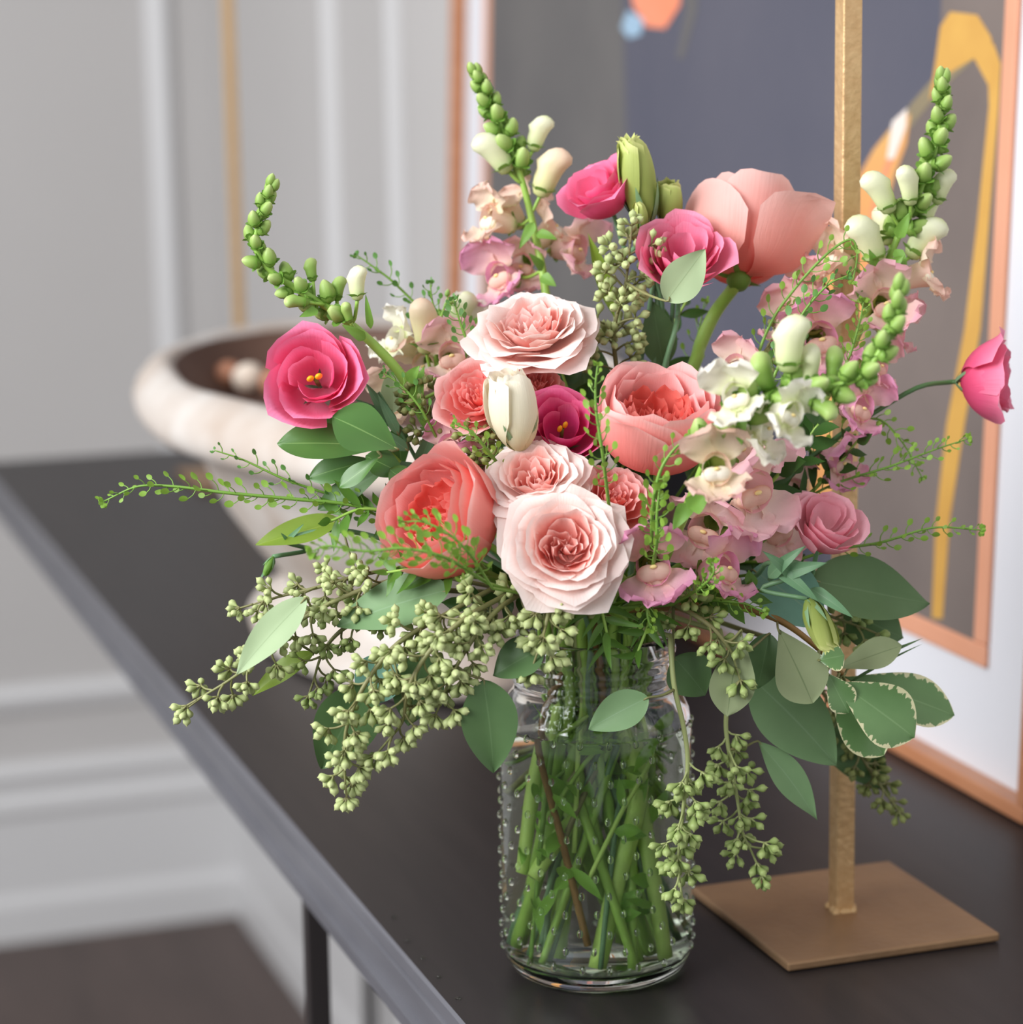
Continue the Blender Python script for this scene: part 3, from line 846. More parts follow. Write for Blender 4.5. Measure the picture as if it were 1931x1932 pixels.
SPRAY = [
    (6, [(.08, -.5), (.72, -.45), (.95, .0), (1.0, .26)], .74, 'coral_outer', dict(roll=.12, ruf=.04, tip=.06)),
    (6, [(.08, -.4), (.62, -.3), (.80, .1), (.78, .40)], .72, 'coral_outer', dict(roll=.08, ruf=.05, tip=.05)),
    (7, [(.06, -.3), (.48, -.15), (.62, .16), (.56, .44)], .64, 'coral_outer', dict(roll=.05, ruf=.055)),
    (7, [(.05, -.3), (.34, -.1), (.44, .16), (.38, .42)], .6, 'coral_outer', dict(roll=.03, ruf=.055)),
    (6, [(.03, -.3), (.2, -.1), (.3, .14), (.22, .38)], .65, 'coral', dict(roll=.01, ruf=.05, spiral=.06)),
    (4, [(.02, -.3), (.08, -.1), (.14, .1), (.08, .34)], .85, 'coral', dict(roll=0, ruf=.04, spiral=.06))]


def lisi_layers(mm, open_=1.0):
    return [
        (3, [(.06, -.95), (.80, -.85), (1.10 * open_, -.10), (.98 * open_, .16)], 1.12, mm, dict(roll=.17, ruf=.045, spiral=.13, tip=.07, k=.28)),
        (3, [(.05, -.95), (.66, -.80), (.94 * open_, -.05), (.82 * open_, .24)], 1.12, mm, dict(roll=.14, ruf=.045, spiral=.13, tip=.04, k=.26)),
        (3, [(.05, -.9), (.52, -.70), (.76 * open_, .0), (.63 * open_, .28)], 1.12, mm, dict(roll=.10, ruf=.045, spiral=.12, k=.24)),
        (3, [(.04, -.9), (.36, -.65), (.56, -.02), (.44, .22)], 1.1, mm, dict(roll=.03, ruf=.03, spiral=.10, k=.22))]


def lisi_ruffled(mm):
    return [
        (5, [(.06, -.95), (.70, -.8), (1.0, -.1), (1.0, .16)], .78, mm, dict(roll=.12, ruf=.04, spiral=.10, tip=.08, k=.3)),
        (5, [(.05, -.95), (.58, -.75), (.86, -.05), (.80, .26)], .80, mm, dict(roll=.08, ruf=.04, spiral=.11, tip=.04, k=.25)),
        (4, [(.05, -.9), (.44, -.7), (.66, -.02), (.58, .30)], .86, mm, dict(roll=.05, ruf=.04, spiral=.11, k=.22)),
        (3, [(.04, -.9), (.26, -.7), (.44, -.05), (.34, .26)], .95, mm, dict(roll=.03, ruf=.03, spiral=.1, k=.2))]


def rose(label, cx, cy, d, rad, face, layers, group, stem_m='stem', r=0.0022, extra=None, cat='rose', name='garden_rose', back=.8, roll=0.0, sepals=True, squash=(1, 1, 1)):
    R3 = frame_from(cdir(*face), roll=roll)
    C = P(cx, cy, d)
    S = rad * PX
    base = C - R3[:, 2] * S * back
    th = stem((name, label, cat, group), base, -R3[:, 2] * .6 + np.array([0, 0, -.6]), r, stem_m, extra)
    V, F, U = lathe([(0.0001, -.22), (.10, -.2), (.17, -.08), (.16, .04), (.06, .1), (.0001, .11)], 12)
    part('hip', (np.array(V) * S) @ R3.T + base, F, M['calyx'], th, U)
    bloom(th, C, R3, S, layers, squash=squash)
    if sepals: calyx(th, base - R3[:, 2] * S * .05, R3, S, 5, .62, 'calyx', .9, .24)
    return th, C, R3, S


# ------------------------------------------------------------------ roses
G = 'roses in the bouquet'
rose('large coral rose with deep cupped heart, beside the white snapdragon at right', 1242, 786, -0.052, 104, (.06, .80, .58), [(l[0], l[1], l[2], {'coral_outer': 'coral_pale', 'coral': 'coral_pale'}.get(l[3], l[3]), l[4]) for l in CORAL], G, r=.0026)
rose('large coral rose facing left, lowest of the big coral roses', 828, 978, -0.070, 106, (-.62, .40, .66), CORAL, G, r=.0026)
rose('open blush rose with pale outer petals, lowest front bloom above the jar', 1066, 1034, -0.092, 95, (.02, .30, .95), BLUSH, G, roll=.4)
rose('wide blush rose seen from the side at the top of the rose group', 1008, 630, -0.014, 100, (-.10, .80, .58), BLUSH, G, roll=1.2)
rose('small blush rose tucked behind the lowest front bloom', 1012, 908, -0.066, 82, (-.12, .66, .74), BLUSH, G, roll=2.1)
rose('ruffled coral spray rose beside the closed cream bud', 902, 752, -0.030, 72, (-.25, .45, .85), SPRAY, G, name='spray_rose')
rose('half-hidden coral spray rose under the wide blush rose', 1008, 726, -0.018, 50, (.2, .6, .75), SPRAY, G, name='spray_rose')
rose('small peach spray rose right of the lowest blush bloom', 1160, 944, -0.065, 62, (.22, .52, .82), SPRAY, G, name='spray_rose')

# the tall peach rose seen from behind
R3 = frame_from(cdir(.12, .86, -.42)); C = P(1402, 452, 0.045); S = 118 * PX
th = stem(('garden_rose', 'tall peach rose seen from behind against the dark painting', 'rose', G), C - R3[:, 2] * S * .72, np.array(P(1330, 640, .04)) - np.array(P(1378, 535, .045)), .0034, 'stem', [P(1350, 590, .043), P(1322, 650, .04), P(1292, 730, .03)], r2=.003, lead=.004)
bs = C - R3[:, 2] * S * .72
V, F, U = lathe([(0.0001, -.2), (.13, -.18), (.2, -.06), (.18, .06), (.0001, .11)], 12)
part('hip', (np.array(V) * S) @ R3.T + bs, F, M['calyx'], th, U)


def toward(px, py):
    """Angle round the bloom axis of the direction that looks like (px, py) in the picture."""
    v = px * CR + py * CU - 0.9 * CF
    return math.atan2(v @ R3[:, 1], v @ R3[:, 0])


def petal_to(prof, ph, half, mm, **o):
    V, F, U = petal(prof, ph, half, 11, 12, **o)
    part('petal', (V * S) @ R3.T + C, F, M[mm], th, U)


petal_to([(.1, -.72), (.95, -.8), (1.12, .0), (.92, .62)], toward(-.9, .1), .80, 'peach_pale', k=.35, pw=2.2, roll=.06, ruf=.015)
petal_to([(.1, -.72), (1.0, -.85), (1.16, -.05), (1.2, .42)], toward(.75, -.15), .66, 'peach', k=.3, pw=2.4, roll=.30, ruf=.05, tip=.16)
petal_to([(.1, -.7), (.8, -.7), (.98, .1), (.88, .78)], toward(.4, .5), .9, 'peach', k=.2, roll=.08, ruf=.05)
for a in (0.2, 1.4, 2.7, 3.9, 5.1):
    petal_to([(.1, -.7), (.78, -.7), (.9, .1), (.74, .74)], a, .78, 'peach', k=.2, roll=.06, ruf=.05)
for a in (0.9, 2.0, 3.3, 4.6, 5.8):
    petal_to([(.1, -.65), (.6, -.5), (.7, .1), (.55, .66)], a, .7, 'peach', k=.18, roll=.04, ruf=.05)
for q in range(5):
    a = 2 * PI * q / 5 + .3
    rd = R3[:, 0] * math.cos(a) + R3[:, 1] * math.sin(a)
    V, F, U = sheet(bs, unit(rd + R3[:, 2] * .12), R3[:, 2], S * .5, S * .16, 'sepal', -.6, .1, 0, 5, 7)
    part('sepal', V, F, M['calyx'], th, U)

# ------------------------------------------------------------------ lisianthus
G = 'lisianthus blooms in the bouquet'


def lisianthus(label, cx, cy, d, rad, face, mm, open_=1.0, roll=0.0, stig=True, extra=None, stem_m='stem_blue', back=.95, sep=True, layers=None, lead=.022):
    R3 = frame_from(cdir(*face), roll=roll); C = P(cx, cy, d); S = rad * PX
    base = C - R3[:, 2] * S * back
    th = stem(('lisianthus', label, 'lisianthus', G), base, -R3[:, 2] * .7 + np.array([0, 0, -.5 if lead > .01 else 0]), .0013, stem_m, extra, lead=lead)
    bloom(th, C, R3, S, layers or lisi_layers(mm, open_))
    if stig:
        V, F, U = lathe([(.0001, -.7), (.05, -.7), (.05, -.16), (.0001, -.14)], 8)
        part('pistil', (np.array(V) * S) @ R3.T + C, F, M['calyx'], th, U)
        for s_ in (-1, 1):
            W = np.array(ballV) * np.array([.085, .06, .11]) + np.array([s_ * .09, -.02 * s_, -.06])
            part('stigma', (W * S) @ R3.T + C, ballF, M['stigma'], th, ballU)
    if sep: calyx(th, base - R3[:, 2] * S * .06, R3, S, 5, .7, 'lisi_leaf', 1.15, .13)
    return th, C, R3, S


lisianthus('hot pink lisianthus facing out with yellow centre, farthest left bloom', 593, 711, -0.035, 84, (-.06, .18, .97), 'pink', .98, .5, extra=[P(720, 860, -.03), P(830, 1000, -.02)])
lisianthus('bright pink lisianthus in profile, highest open bloom beside green buds', 1124, 350, 0.035, 70, (-.50, .66, .52), 'pink', .95, 1.7, False, extra=[P(1215, 470, .035), P(1240, 640, .03)])
lisianthus('deep pink lisianthus partly covered by a small eucalyptus leaf', 1293, 476, 0.004, 80, (.05, .52, .85), 'rose_pink', 1.0, 2.6, False, layers=lisi_ruffled('rose_pink'), extra=[P(1275, 620, .012), P(1240, 760, .01)])
lisianthus('dark magenta lisianthus with yellow centre between cream bud and coral rose', 1062, 803, -0.046, 70, (.04, .50, .87), 'magenta', 1.0, .9)
lisianthus('rose pink lisianthus turned away on a long arched stem at far right', 1890, 716, 0.02, 80, (.90, .04, .22), 'rose_pink', .95, .2, False, lead=.005, back=1.0,
           extra=[P(1730, 732, .015), P(1640, 785, .012), P(1570, 832, .008), P(1500, 890, .0), P(1380, 1010, -.01)], stem_m='stem_deep')
lisianthus('light pink half-open lisianthus above the dark eucalyptus leaf at right', 1568, 985, -0.045, 68, (.25, .62, .72), 'light_pink', .9, 1.1, False, extra=[P(1500, 1060, -.04), P(1400, 1120, -.03)])


def closed_bud(name, label, cat, b, t, d, width, mm, group=None, n=5, twist=1.1, opening=.5, extra=None, stem_m='stem_blue', sep=1.0):
    A = P(b[0], b[1], d); B = P(t[0], t[1], d - .004)
    z = unit(B - A); L = np.linalg.norm(B - A); R3 = frame_from(z); w = width * PX / 2 / L
    th = stem((name, label, cat, group), A, -z * .6 + np.array([0, 0, -.5]), .0012, stem_m, extra)
    for k_, f in ((0, 1.0), (1, .8)):
        for q in range(n):
            pr = [(w * .25, 0), (w * 1.25 * f, .2), (w * 1.15 * f, .75), (w * opening * f, 1.0)]
            V, F, U = petal(pr, 2 * PI * (q + .5 * k_) / n, 1.05, 9, 12, k=.12, roll=.02 * k_, ruf=.02 if mm == 'cream' else .012, tip=.07, spiral=w * .25, twist=twist)
            part('petal', (V * L) @ R3.T + A, F, M[mm], th, U)
    calyx(th, A, R3, L, 5, .55 * sep, 'lisi_leaf', .5 * w / .2, .12)
    return th


closed_bud('lisianthus', 'cream white lisianthus bud opening in front of the coral spray rose', 'lisianthus', (984, 848), (952, 706), -0.058, 84, 'cream', G, 5, .6, .62)
closed_bud('lisianthus_bud', 'large tight green lisianthus bud beside the highest pink bloom', 'flower bud', (1222, 428), (1186, 262), 0.028, 62, 'green_petal', None, 5, 1.0, .5, [P(1236, 520, .03), P(1240, 660, .03)])
closed_bud('lisianthus_bud', 'pale green fluted lisianthus bud rising over the deep pink bloom', 'flower bud', (1266, 430), (1258, 344), 0.035, 50, 'green_petal', None, 4, .2, .8, [P(1270, 520, .03), P(1262, 660, .03)])
closed_bud('lisianthus_bud', 'small green lisianthus bud under the largest green bud', 'flower bud', (1216, 440), (1204, 380), 0.022, 26, 'green_petal', None, 4, .8, .3, [P(1232, 540, .03)])
bd = closed_bud('lisianthus_bud', 'nodding yellow-green lisianthus bud hanging below the light pink bloom', 'flower bud', (1524, 1130), (1568, 1224), -0.075, 44, 'green_petal', None, 5, .5, .55,
                [P(1500, 1085, -.07), P(1450, 1062, -.06), P(1400, 1100, -.04)])
for (b_, t_, w_) in (((1470, 1085), (1560, 1062), 30), ((1462, 1068), (1545, 1135), 26), ((1530, 1110), (1610, 1165), 24), ((1450, 1090), (1520, 1030), 26), ((1500, 1090), (1440, 1040), 24)):
    leaf_px(bd, b_, t_, w_, 'lisi_leaf', 'narrow', -.07, -.08, .8)
bd = closed_bud('lisianthus_bud', 'tiny green bud with long sepals dangling over the dark table at left', 'flower bud', (516, 1050), (500, 1086), -0.03, 17, 'calyx', None, 4, .3, .2, [P(540, 1020, -.03), P(640, 1000, -.03), P(800, 1040, -.02)], 'stem_blue', 1.3)
for (b_, t_, w_) in (((540, 1022), (574, 988), 10), ((545, 1025), (530, 1005), 9), ((512, 1058), (488, 1098), 7)):
    leaf_px(bd, b_, t_, w_, 'lisi_leaf', 'narrow', -.03, -.035, .3)

# ------------------------------------------------------------------ snapdragons
bud_prof = [(.02, 0), (.26, .10), (.37, .32), (.36, .55), (.27, .80), (.12, .95), (.01, 1.0)]
bv, bf, bu = lathe(bud_prof, 10)
bv = np.array(bv)
bv2 = bv.copy(); r_ = 1 + .10 * np.cos(5 * np.arctan2(bv[:, 1], bv[:, 0])); bv2[:, :2] *= r_[:, None]; bv2[:, 1] += .10 * bv[:, 2] ** 2
BUD = {m_: mesh_of('bud', bv2, bf, bu, True, M[m_]) for m_ in ('snap_bud', 'snap_bud_cream', 'snap_bud_peach')}
mb = MB()
for q in range(5):
    a = 2 * PI * q / 5
    rd = np.array([math.cos(a), math.sin(a), 0])
    V, F, U = sheet(rd * .06, unit(rd * .75 + np.array([0, 0, .8])), np.array([0, 0, 1.0]) - rd * .5, .56, .34, 'lobe', .9, .1, 0, 5, 6)
    mb.add(V, F, U)
CAL = mesh_of('calyx', *mb.get()[:2], mb.get()[2], True, M['calyx'])
# long cream bud with a rounded, two-lipped nose
cp = [(.03, 0), (.15, .05), (.21, .18), (.235, .36), (.245, .52), (.265, .66), (.27, .79), (.225, .91), (.12, .99), (.01, 1.02)]
cv, cf, cu = lathe(cp, 16)
cv = np.array(cv)
for v in cv:
    z = v[2]; up_ = v[1] > 0
    v[0] *= .88
    v[1] += .20 * max(0, z - .3) ** 1.4
    v[1] += (.06 * math.exp(-((z - .84) / .12) ** 2)) if up_ else -.07 * math.exp(-((z - .68) / .10) ** 2) + .05 * math.exp(-((z - .84) / .05) ** 2)
    v[0] *= 1 + .06 * math.cos(z * 11)
NOSE = {m_: mesh_of('blossom_bud', cv, cf, cu, True, M[m_]) for m_ in ('snap_bud', 'snap_bud_cream', 'snap_bud_peach')}


def inst(name, me, th, loc, R3, s):
    off = np.array(th.location)
    if th.parent is not None: off = off + np.array(th.parent.location)
    return put(name, me, th, tuple(np.asarray(loc) - off), mat4(R3, s))


def sub_inst(name, me, parent_obj):
    c = bpy.data.objects.new(name, me); COL.objects.link(c); c.parent = parent_obj
    return c


def blossom(th, C, face, size, mm, up=None, roll=0.0, palate=True):
    """An open snapdragon flower: tube, two upper lobes, three lower lobes, yellow palate. C is its middle."""
    R3 = frame_from(cdir(*face), up=up, roll=roll); S = size * 1.14 * PX
    def tr(V): return (np.asarray(V) * S) @ R3.T + C
    V, F, U = lathe([(.06, -.62), (.14, -.58), (.19, -.4), (.21, -.2), (.24, -.02), (.25, .06)], 14, .95, 1.1)
    V = np.array(V); V[:, 1] += -.10 * (V[:, 2] * -1) ** 2
    t = part('blossom', tr(V), F, M[mm], th, U)
    def lip(name, base, d, n, L, W, curl, ruf=.06):
        V, F, U = sheet(np.array(base), np.array(d), np.array(n), L, W, 'lobe', curl, .05, ruf, 11, 11, rufn=3.4)
        part(name, tr(V), F, M[mm], t, U)
    for s_ in (-1, 1):
        lip('upper_lobe', (s_ * .09, .16, -.08), (s_ * .40, .72, .62), (-s_ * .25, -.5, .9), .66 * rnd.uniform(.85, 1.15), .68, -1.6, .13)
        lip('lower_lobe', (s_ * .14, -.15, -.02), (s_ * .62, -.50, .62), (s_ * -.2, .6, .8), .52 * rnd.uniform(.85, 1.15), .54, -1.9, .14)
    lip('lower_lobe', (0, -.2, 0), (0, -.75, .7), (0, .6, .8), .48, .50, -2.0, .13)
    W = np.array(ballV); W = W * np.array([.25, .14, .10]) * (1 - .22 * np.exp(-(W[:, :1] / .28) ** 2)) + np.array([0, -.09, .0])
    part('palate', tr(W), ballF, M['snap_cream' if mm in ('snap_cream', 'snap_peach') else 'snap_peach'], t, ballU)
    W = np.array(ballV) * np.array([.05, .03, .03]) + np.array([0, -.0, .075])
    part('throat', tr(W), ballF, M['palate'], t, ballU)
    q = inst('calyx', CAL, t, tr([[0, -.02, -.66]])[0], R3, S * .55)
    return t


def snapdragon(label, pts, n_bud, t_bud, tip=12, big=26, noses=(), blossoms=(), r=.0024, mm='stem', extra=(), group='snapdragons in the bouquet', flip=1):
    """pts run from the tip down; buds crowd the tip and grow larger along the stem."""
    W = [P(*p) for p in pts]
    jp = jar_path(W[-1])
    th = thing('snapdragon', label, 'snapdragon', jp[-1], group)
    vis = catmull(W, 60)
    path = np.vstack([vis, catmull([W[-1]] + jp, 30)[1:]])
    L = np.concatenate([[0], np.cumsum(np.linalg.norm(np.diff(path, axis=0), axis=1))])
    rr = np.interp(L, [0, .03, L[len(vis) - 1], L[-1]], [r * .22, r * .5, r, r * .9])
    V, F, U = tube(path, rr, 9)
    part('stem', V, F, M[mm], th, U)
    Lv = np.concatenate([[0], np.cumsum(np.linalg.norm(np.diff(vis, axis=0), axis=1))])
    for k_ in range(n_bud):
        f = k_ / max(1, n_bud - 1)
        s = Lv[-1] * t_bud * f ** 1.3
        c = np.array([np.interp(s, Lv, vis[:, i]) for i in range(3)])
        i_ = min(len(vis) - 2, int(np.searchsorted(Lv, s)))
        tan = unit(vis[max(0, i_ - 1)] - vis[i_ + 1])
        a = k_ * 2.39996 + .5
        x = unit(np.cross(tan, CF)); y = np.cross(tan, x)
        od = math.cos(a) * x + math.sin(a) * y
        lean = .22 + .95 * min(1, f * 1.5)
        d = unit(tan + od * lean)
        size = (tip + (big - tip) * f) * PX * rnd.uniform(.92, 1.08)
        R3 = frame_from(d, up=tan, roll=rnd.uniform(-.4, .4))
        pos = c + od * (r * .3 + size * .18 * f) - d * size * .1
        bo = inst('bud', BUD['snap_bud'], th, pos, R3, (size * 1.05, size * 1.05, size * 1.2))
        if f > .12:
            sub_inst('calyx', CAL, bo).scale = (1.25, 1.25, 1.05)
        if f > .3:
            V, F, U = tube(catmull([c, c * .5 + pos * .5 - tan * .001, pos + d * size * .1], 6), .0007, 6)
            part('bud_stalk', V, F, M[mm], th, U)
    for (x, y, dd, ln, dr, m_) in noses:
        d = cdir(*dr); B = P(x, y, dd)
        i_ = int(np.argmin(np.linalg.norm(vis - B, axis=1)))
        R3 = frame_from(d, up=unit(B - vis[i_]) if rnd.random() < 1 else None)
        st = B - d * ln * PX * .5
        bo = inst('blossom_bud', NOSE[m_], th, st, R3, ln * PX)
        sub_inst('calyx', CAL, bo).scale = (.72, .72, .6)
        i_ = int(np.argmin(np.linalg.norm(vis - (st - d * .006), axis=1)))
        V, F, U = tube(catmull([vis[i_], (vis[i_] + st) / 2 - d * .003, st + d * .001], 8), .0009, 6)
        part('bud_stalk', V, F, M[mm], th, U)
    for (x, y, dd, sz, face, m_, *o) in blossoms:
        B = P(x, y, dd)
        t = blossom(th, B, face, sz, m_, None, o[0] if o else rnd.uniform(-.4, .4))
        bk = B - cdir(*face) * sz * PX * .64
        i_ = int(np.argmin(np.linalg.norm(path - bk, axis=1)))
        V, F, U = tube(catmull([path[i_], (path[i_] + bk) / 2 + np.array([0, 0, -.002]), bk], 8), .0009, 6)
        part('blossom_stalk', V, F, M[mm], th, U)
    for (b_, t_, w_, d_) in extra:
        leaf_px(th, b_, t_, w_, 'calyx', 'narrow', d_, d_ - .004, .5)
    return th


snapdragon('tall green snapdragon curving out over the bowl at the left', [(512, 352, -.02), (488, 420, -.02), (484, 470, -.02), (510, 510, -.02), (560, 545, -.018), (630, 588, -.016), (700, 645, -.013), (760, 712, -.01), (800, 790, -.008)],
           25, .56, 22, 36, [(672, 535, -.022, 62, (-.1, 1, .1), 'snap_bud_cream'), (560, 568, -.026, 46, (-1, .1, .25), 'snap_bud'), (586, 510, -.01, 44, (-.25, 1, 0), 'snap_bud'), (637, 545, -.012, 46, (.05, 1, 0), 'snap_bud'),
                              (655, 590, -.024, 40, (-.35, 1, .3), 'snap_bud')], (), .0028,
           extra=[((690, 640), (645, 612), 20, -.02), ((770, 720), (792, 690), 26, -.02), ((700, 620), (690, 555), 14, -.02), ((600, 585), (565, 598), 18, -.024), ((785, 770), (800, 690), 30, -.014)])
snapdragon('tallest pink and cream snapdragon at the top, left of the pink lisianthus', [(899, 138, .07), (922, 190, .07), (955, 260, .07), (985, 340, .068), (1005, 420, .066), (1022, 500, .062), (1034, 580, .055), (1050, 680, .04)],
           21, .36, 22, 40, [(936, 288, .066, 92, (-.55, .84, .1), 'snap_bud_cream'), (1014, 252, .072, 72, (.25, .96, .1), 'snap_bud_cream'), (1034, 325, .066, 100, (.30, .92, .2), 'snap_bud_peach')],
           [(922, 412, .064, 88, (-.80, .12, .5), 'snap_peach'), (1090, 470, .072, 92, (.65, -.1, .5), 'snap_pink'), (940, 520, .06, 92, (-.5, -.05, .8), 'snap_orchid'), (985, 500, .07, 80, (-.2, -.3, .6), 'snap_pink'), (1046, 430, .08, 84, (.4, .3, .1), 'snap_peach'), (958, 385, .075, 76, (-.4, .6, .2), 'snap_peach')], .0026,
           extra=[((1008, 420), (980, 470), 22, .06), ((1012, 440), (1052, 452), 22, .058), ((1024, 510), (998, 478), 22, .055), ((1022, 520), (1050, 540), 24, .05)])
snapdragon('tall cream and green snapdragon right of the near gold post', [(1779, 152, .03), (1776, 220, .03), (1760, 300, .03), (1728, 380, .03), (1694, 450, .03), (1664, 520, .028), (1636, 590, .022), (1590, 690, .01), (1500, 850, 0)],
           24, .40, 24, 44, [(1664, 362, .024, 88, (-.42, .9, .15), 'snap_bud_cream'), (1716, 350, .022, 76, (-.12, .98, .2), 'snap_bud_cream'), (1776, 352, .034, 70, (.25, .95, .1), 'snap_bud_cream'), (1752, 390, .036, 70, (.2, .95, 0), 'snap_bud_cream'), (1640, 452, .022, 104, (-.40, .88, .2), 'snap_bud_cream'),
                              (1742, 448, .03, 92, (.52, .84, .1), 'snap_bud_cream'), (1672, 425, .045, 80, (-.2, .95, -.1), 'snap_bud_cream')],
           [(1752, 515, .028, 88, (.93, .18, .25), 'snap_peach', 0), (1672, 572, .012, 96, (.05, -.05, 1), 'snap_pink'), (1566, 486, .03, 84, (-.75, .25, .4), 'snap_peach'), (1524, 540, .03, 84, (-.5, .1, .7), 'snap_pink'), (1700, 610, .03, 80, (.7, -.1, .4), 'snap_pink')], .0026,
           extra=[((1694, 450), (1718, 400), 24, .02), ((1660, 520), (1640, 470), 24, .02), ((1670, 510), (1708, 482), 26, .018), ((1640, 580), (1610, 540), 26, .016), ((1690, 470), (1712, 510), 22, .02)])
snapdragon('white-flowered snapdragon sweeping right, closest of the snapdragons', [(1698, 548, -.135), (1684, 610, -.135), (1660, 665, -.135), (1620, 712, -.133), (1550, 735, -.13), (1470, 742, -.126), (1400, 772, -.12), (1345, 845, -.11), (1305, 940, -.095), (1250, 1060, -.06)],
           28, .62, 26, 48, [(1488, 650, -.128, 96, (-.02, 1, .1), 'snap_bud_cream'), (1528, 690, -.124, 74, (.05, 1, 0), 'snap_bud_cream'), (1574, 688, -.12, 62, (.1, 1, .05), 'snap_bud'), (1440, 706, -.12, 72, (-.4, .9, .1), 'snap_bud'), (1555, 768, -.14, 56, (.8, -.4, .4), 'snap_bud')],
           [(1388, 748, -.134, 82, (-.35, .05, .95), 'snap_cream', .3), (1494, 782, -.142, 76, (.5, -.2, .85), 'snap_cream', -.4), (1352, 884, -.128, 92, (.05, -.05, 1), 'snap_peach', .1), (1444, 806, -.12, 96, (.85, -.25, .45), 'snap_cream', 0)], .0029,
           extra=[((1345, 840), (1318, 800), 34, -.12), ((1395, 780), (1400, 840), 30, -.125), ((1300, 960), (1340, 925), 36, -.11), ((1300, 950), (1270, 1000), 30, -.1)])
snapdragon('pale peach snapdragon mostly hidden behind the leaves at upper left of the roses', [(845, 560, .045), (830, 610, .04), (822, 680, .03), (830, 760, .02), (900, 900, .01)],
           3, .1, 12, 18, [(802, 616, .02, 104, (-.05, 1, .1), 'snap_bud_peach'), (868, 590, .05, 84, (.2, 1, 0), 'snap_bud_cream')],
           [(744, 640, .03, 84, (-.7, .25, .5), 'snap_cream'), (852, 672, .012, 92, (.1, .1, .95), 'snap_pink', .2), (742, 752, .01, 84, (-.5, -.1, .8), 'snap_peach'), (880, 610, .05, 70, (.3, .3, .7), 'snap_cream'), (800, 690, .03, 80, (-.2, -.2, .8), 'snap_peach')], .0018)
snapdragon('mauve pink snapdragon with wide open flowers above the jar rim at right', [(1500, 820, -.01), (1460, 880, -.02), (1410, 950, -.03), (1350, 1020, -.035), (1260, 1120, -.04)],
           4, .12, 14, 22, [],
           [(1424, 925, -.06, 132, (.5, -.35, .7), 'snap_mauve', .3), (1330, 1000, -.05, 110, (-.3, -.3, .8), 'snap_mauve', -.3), (1232, 1068, -.085, 112, (.05, -.1, 1), 'snap_orchid', .2), (1372, 1072, -.07, 96, (.65, .1, .75), 'snap_orchid', -.2), (1470, 1000, -.02, 100, (.4, -.2, .7), 'snap_mauve', .4), (1400, 850, -.03, 110, (.2, .2, .8), 'snap_mauve', .5)], .0022)
snapdragon('orchid pink snapdragon glowing behind the white one at right', [(1560, 560, .02), (1556, 620, .02), (1560, 720, .015), (1520, 840, .01), (1400, 980, .0)],
           4, .12, 12, 18, [],
           [(1550, 640, .005, 112, (.1, -.05, 1), 'snap_orchid', .2), (1484, 600, .01, 90, (-.5, .3, .7), 'snap_pink', .2), (1628, 770, .0, 86, (.5, -.1, .8), 'snap_orchid'), (1590, 872, .0, 84, (.6, -.3, .6), 'snap_orchid'), (1386, 690, .0, 76, (-.3, .4, .7), 'snap_pink'), (1660, 690, .01, 80, (.7, 0, .6), 'snap_pink'), (1500, 930, 0, 90, (.3, 0, .8), 'snap_mauve')], .002)
snapdragon('small orchid pink snapdragon peeking over the lower left coral rose', [(850, 800, -.0), (856, 850, -.0), (900, 960, .0)],
           3, .2, 10, 16, [], [(848, 842, -.03, 74, (-.2, .3, .9), 'snap_orchid', .2), (898, 862, -.03, 60, (.3, 0, .9), 'snap_orchid', .2)], .0018)

# ------------------------------------------------------------------ seeded eucalyptus
sp = [(.05, 0), (.09, .14), (.14, .26), (.25, .46), (.305, .62), (.27, .77), (.13, .89), (.05, .96), (.01, 1.04)]
sv, sf, su = lathe(sp, 9)
sf = list(sf) + [tuple(range(9))[::-1]]
SEED = {m_: mesh_of('seed', sv, sf, su, True, M[m_]) for m_ in ('seed', 'seed_dark', 'seed_green')}
GE = 'seeded eucalyptus branches in the bouquet'


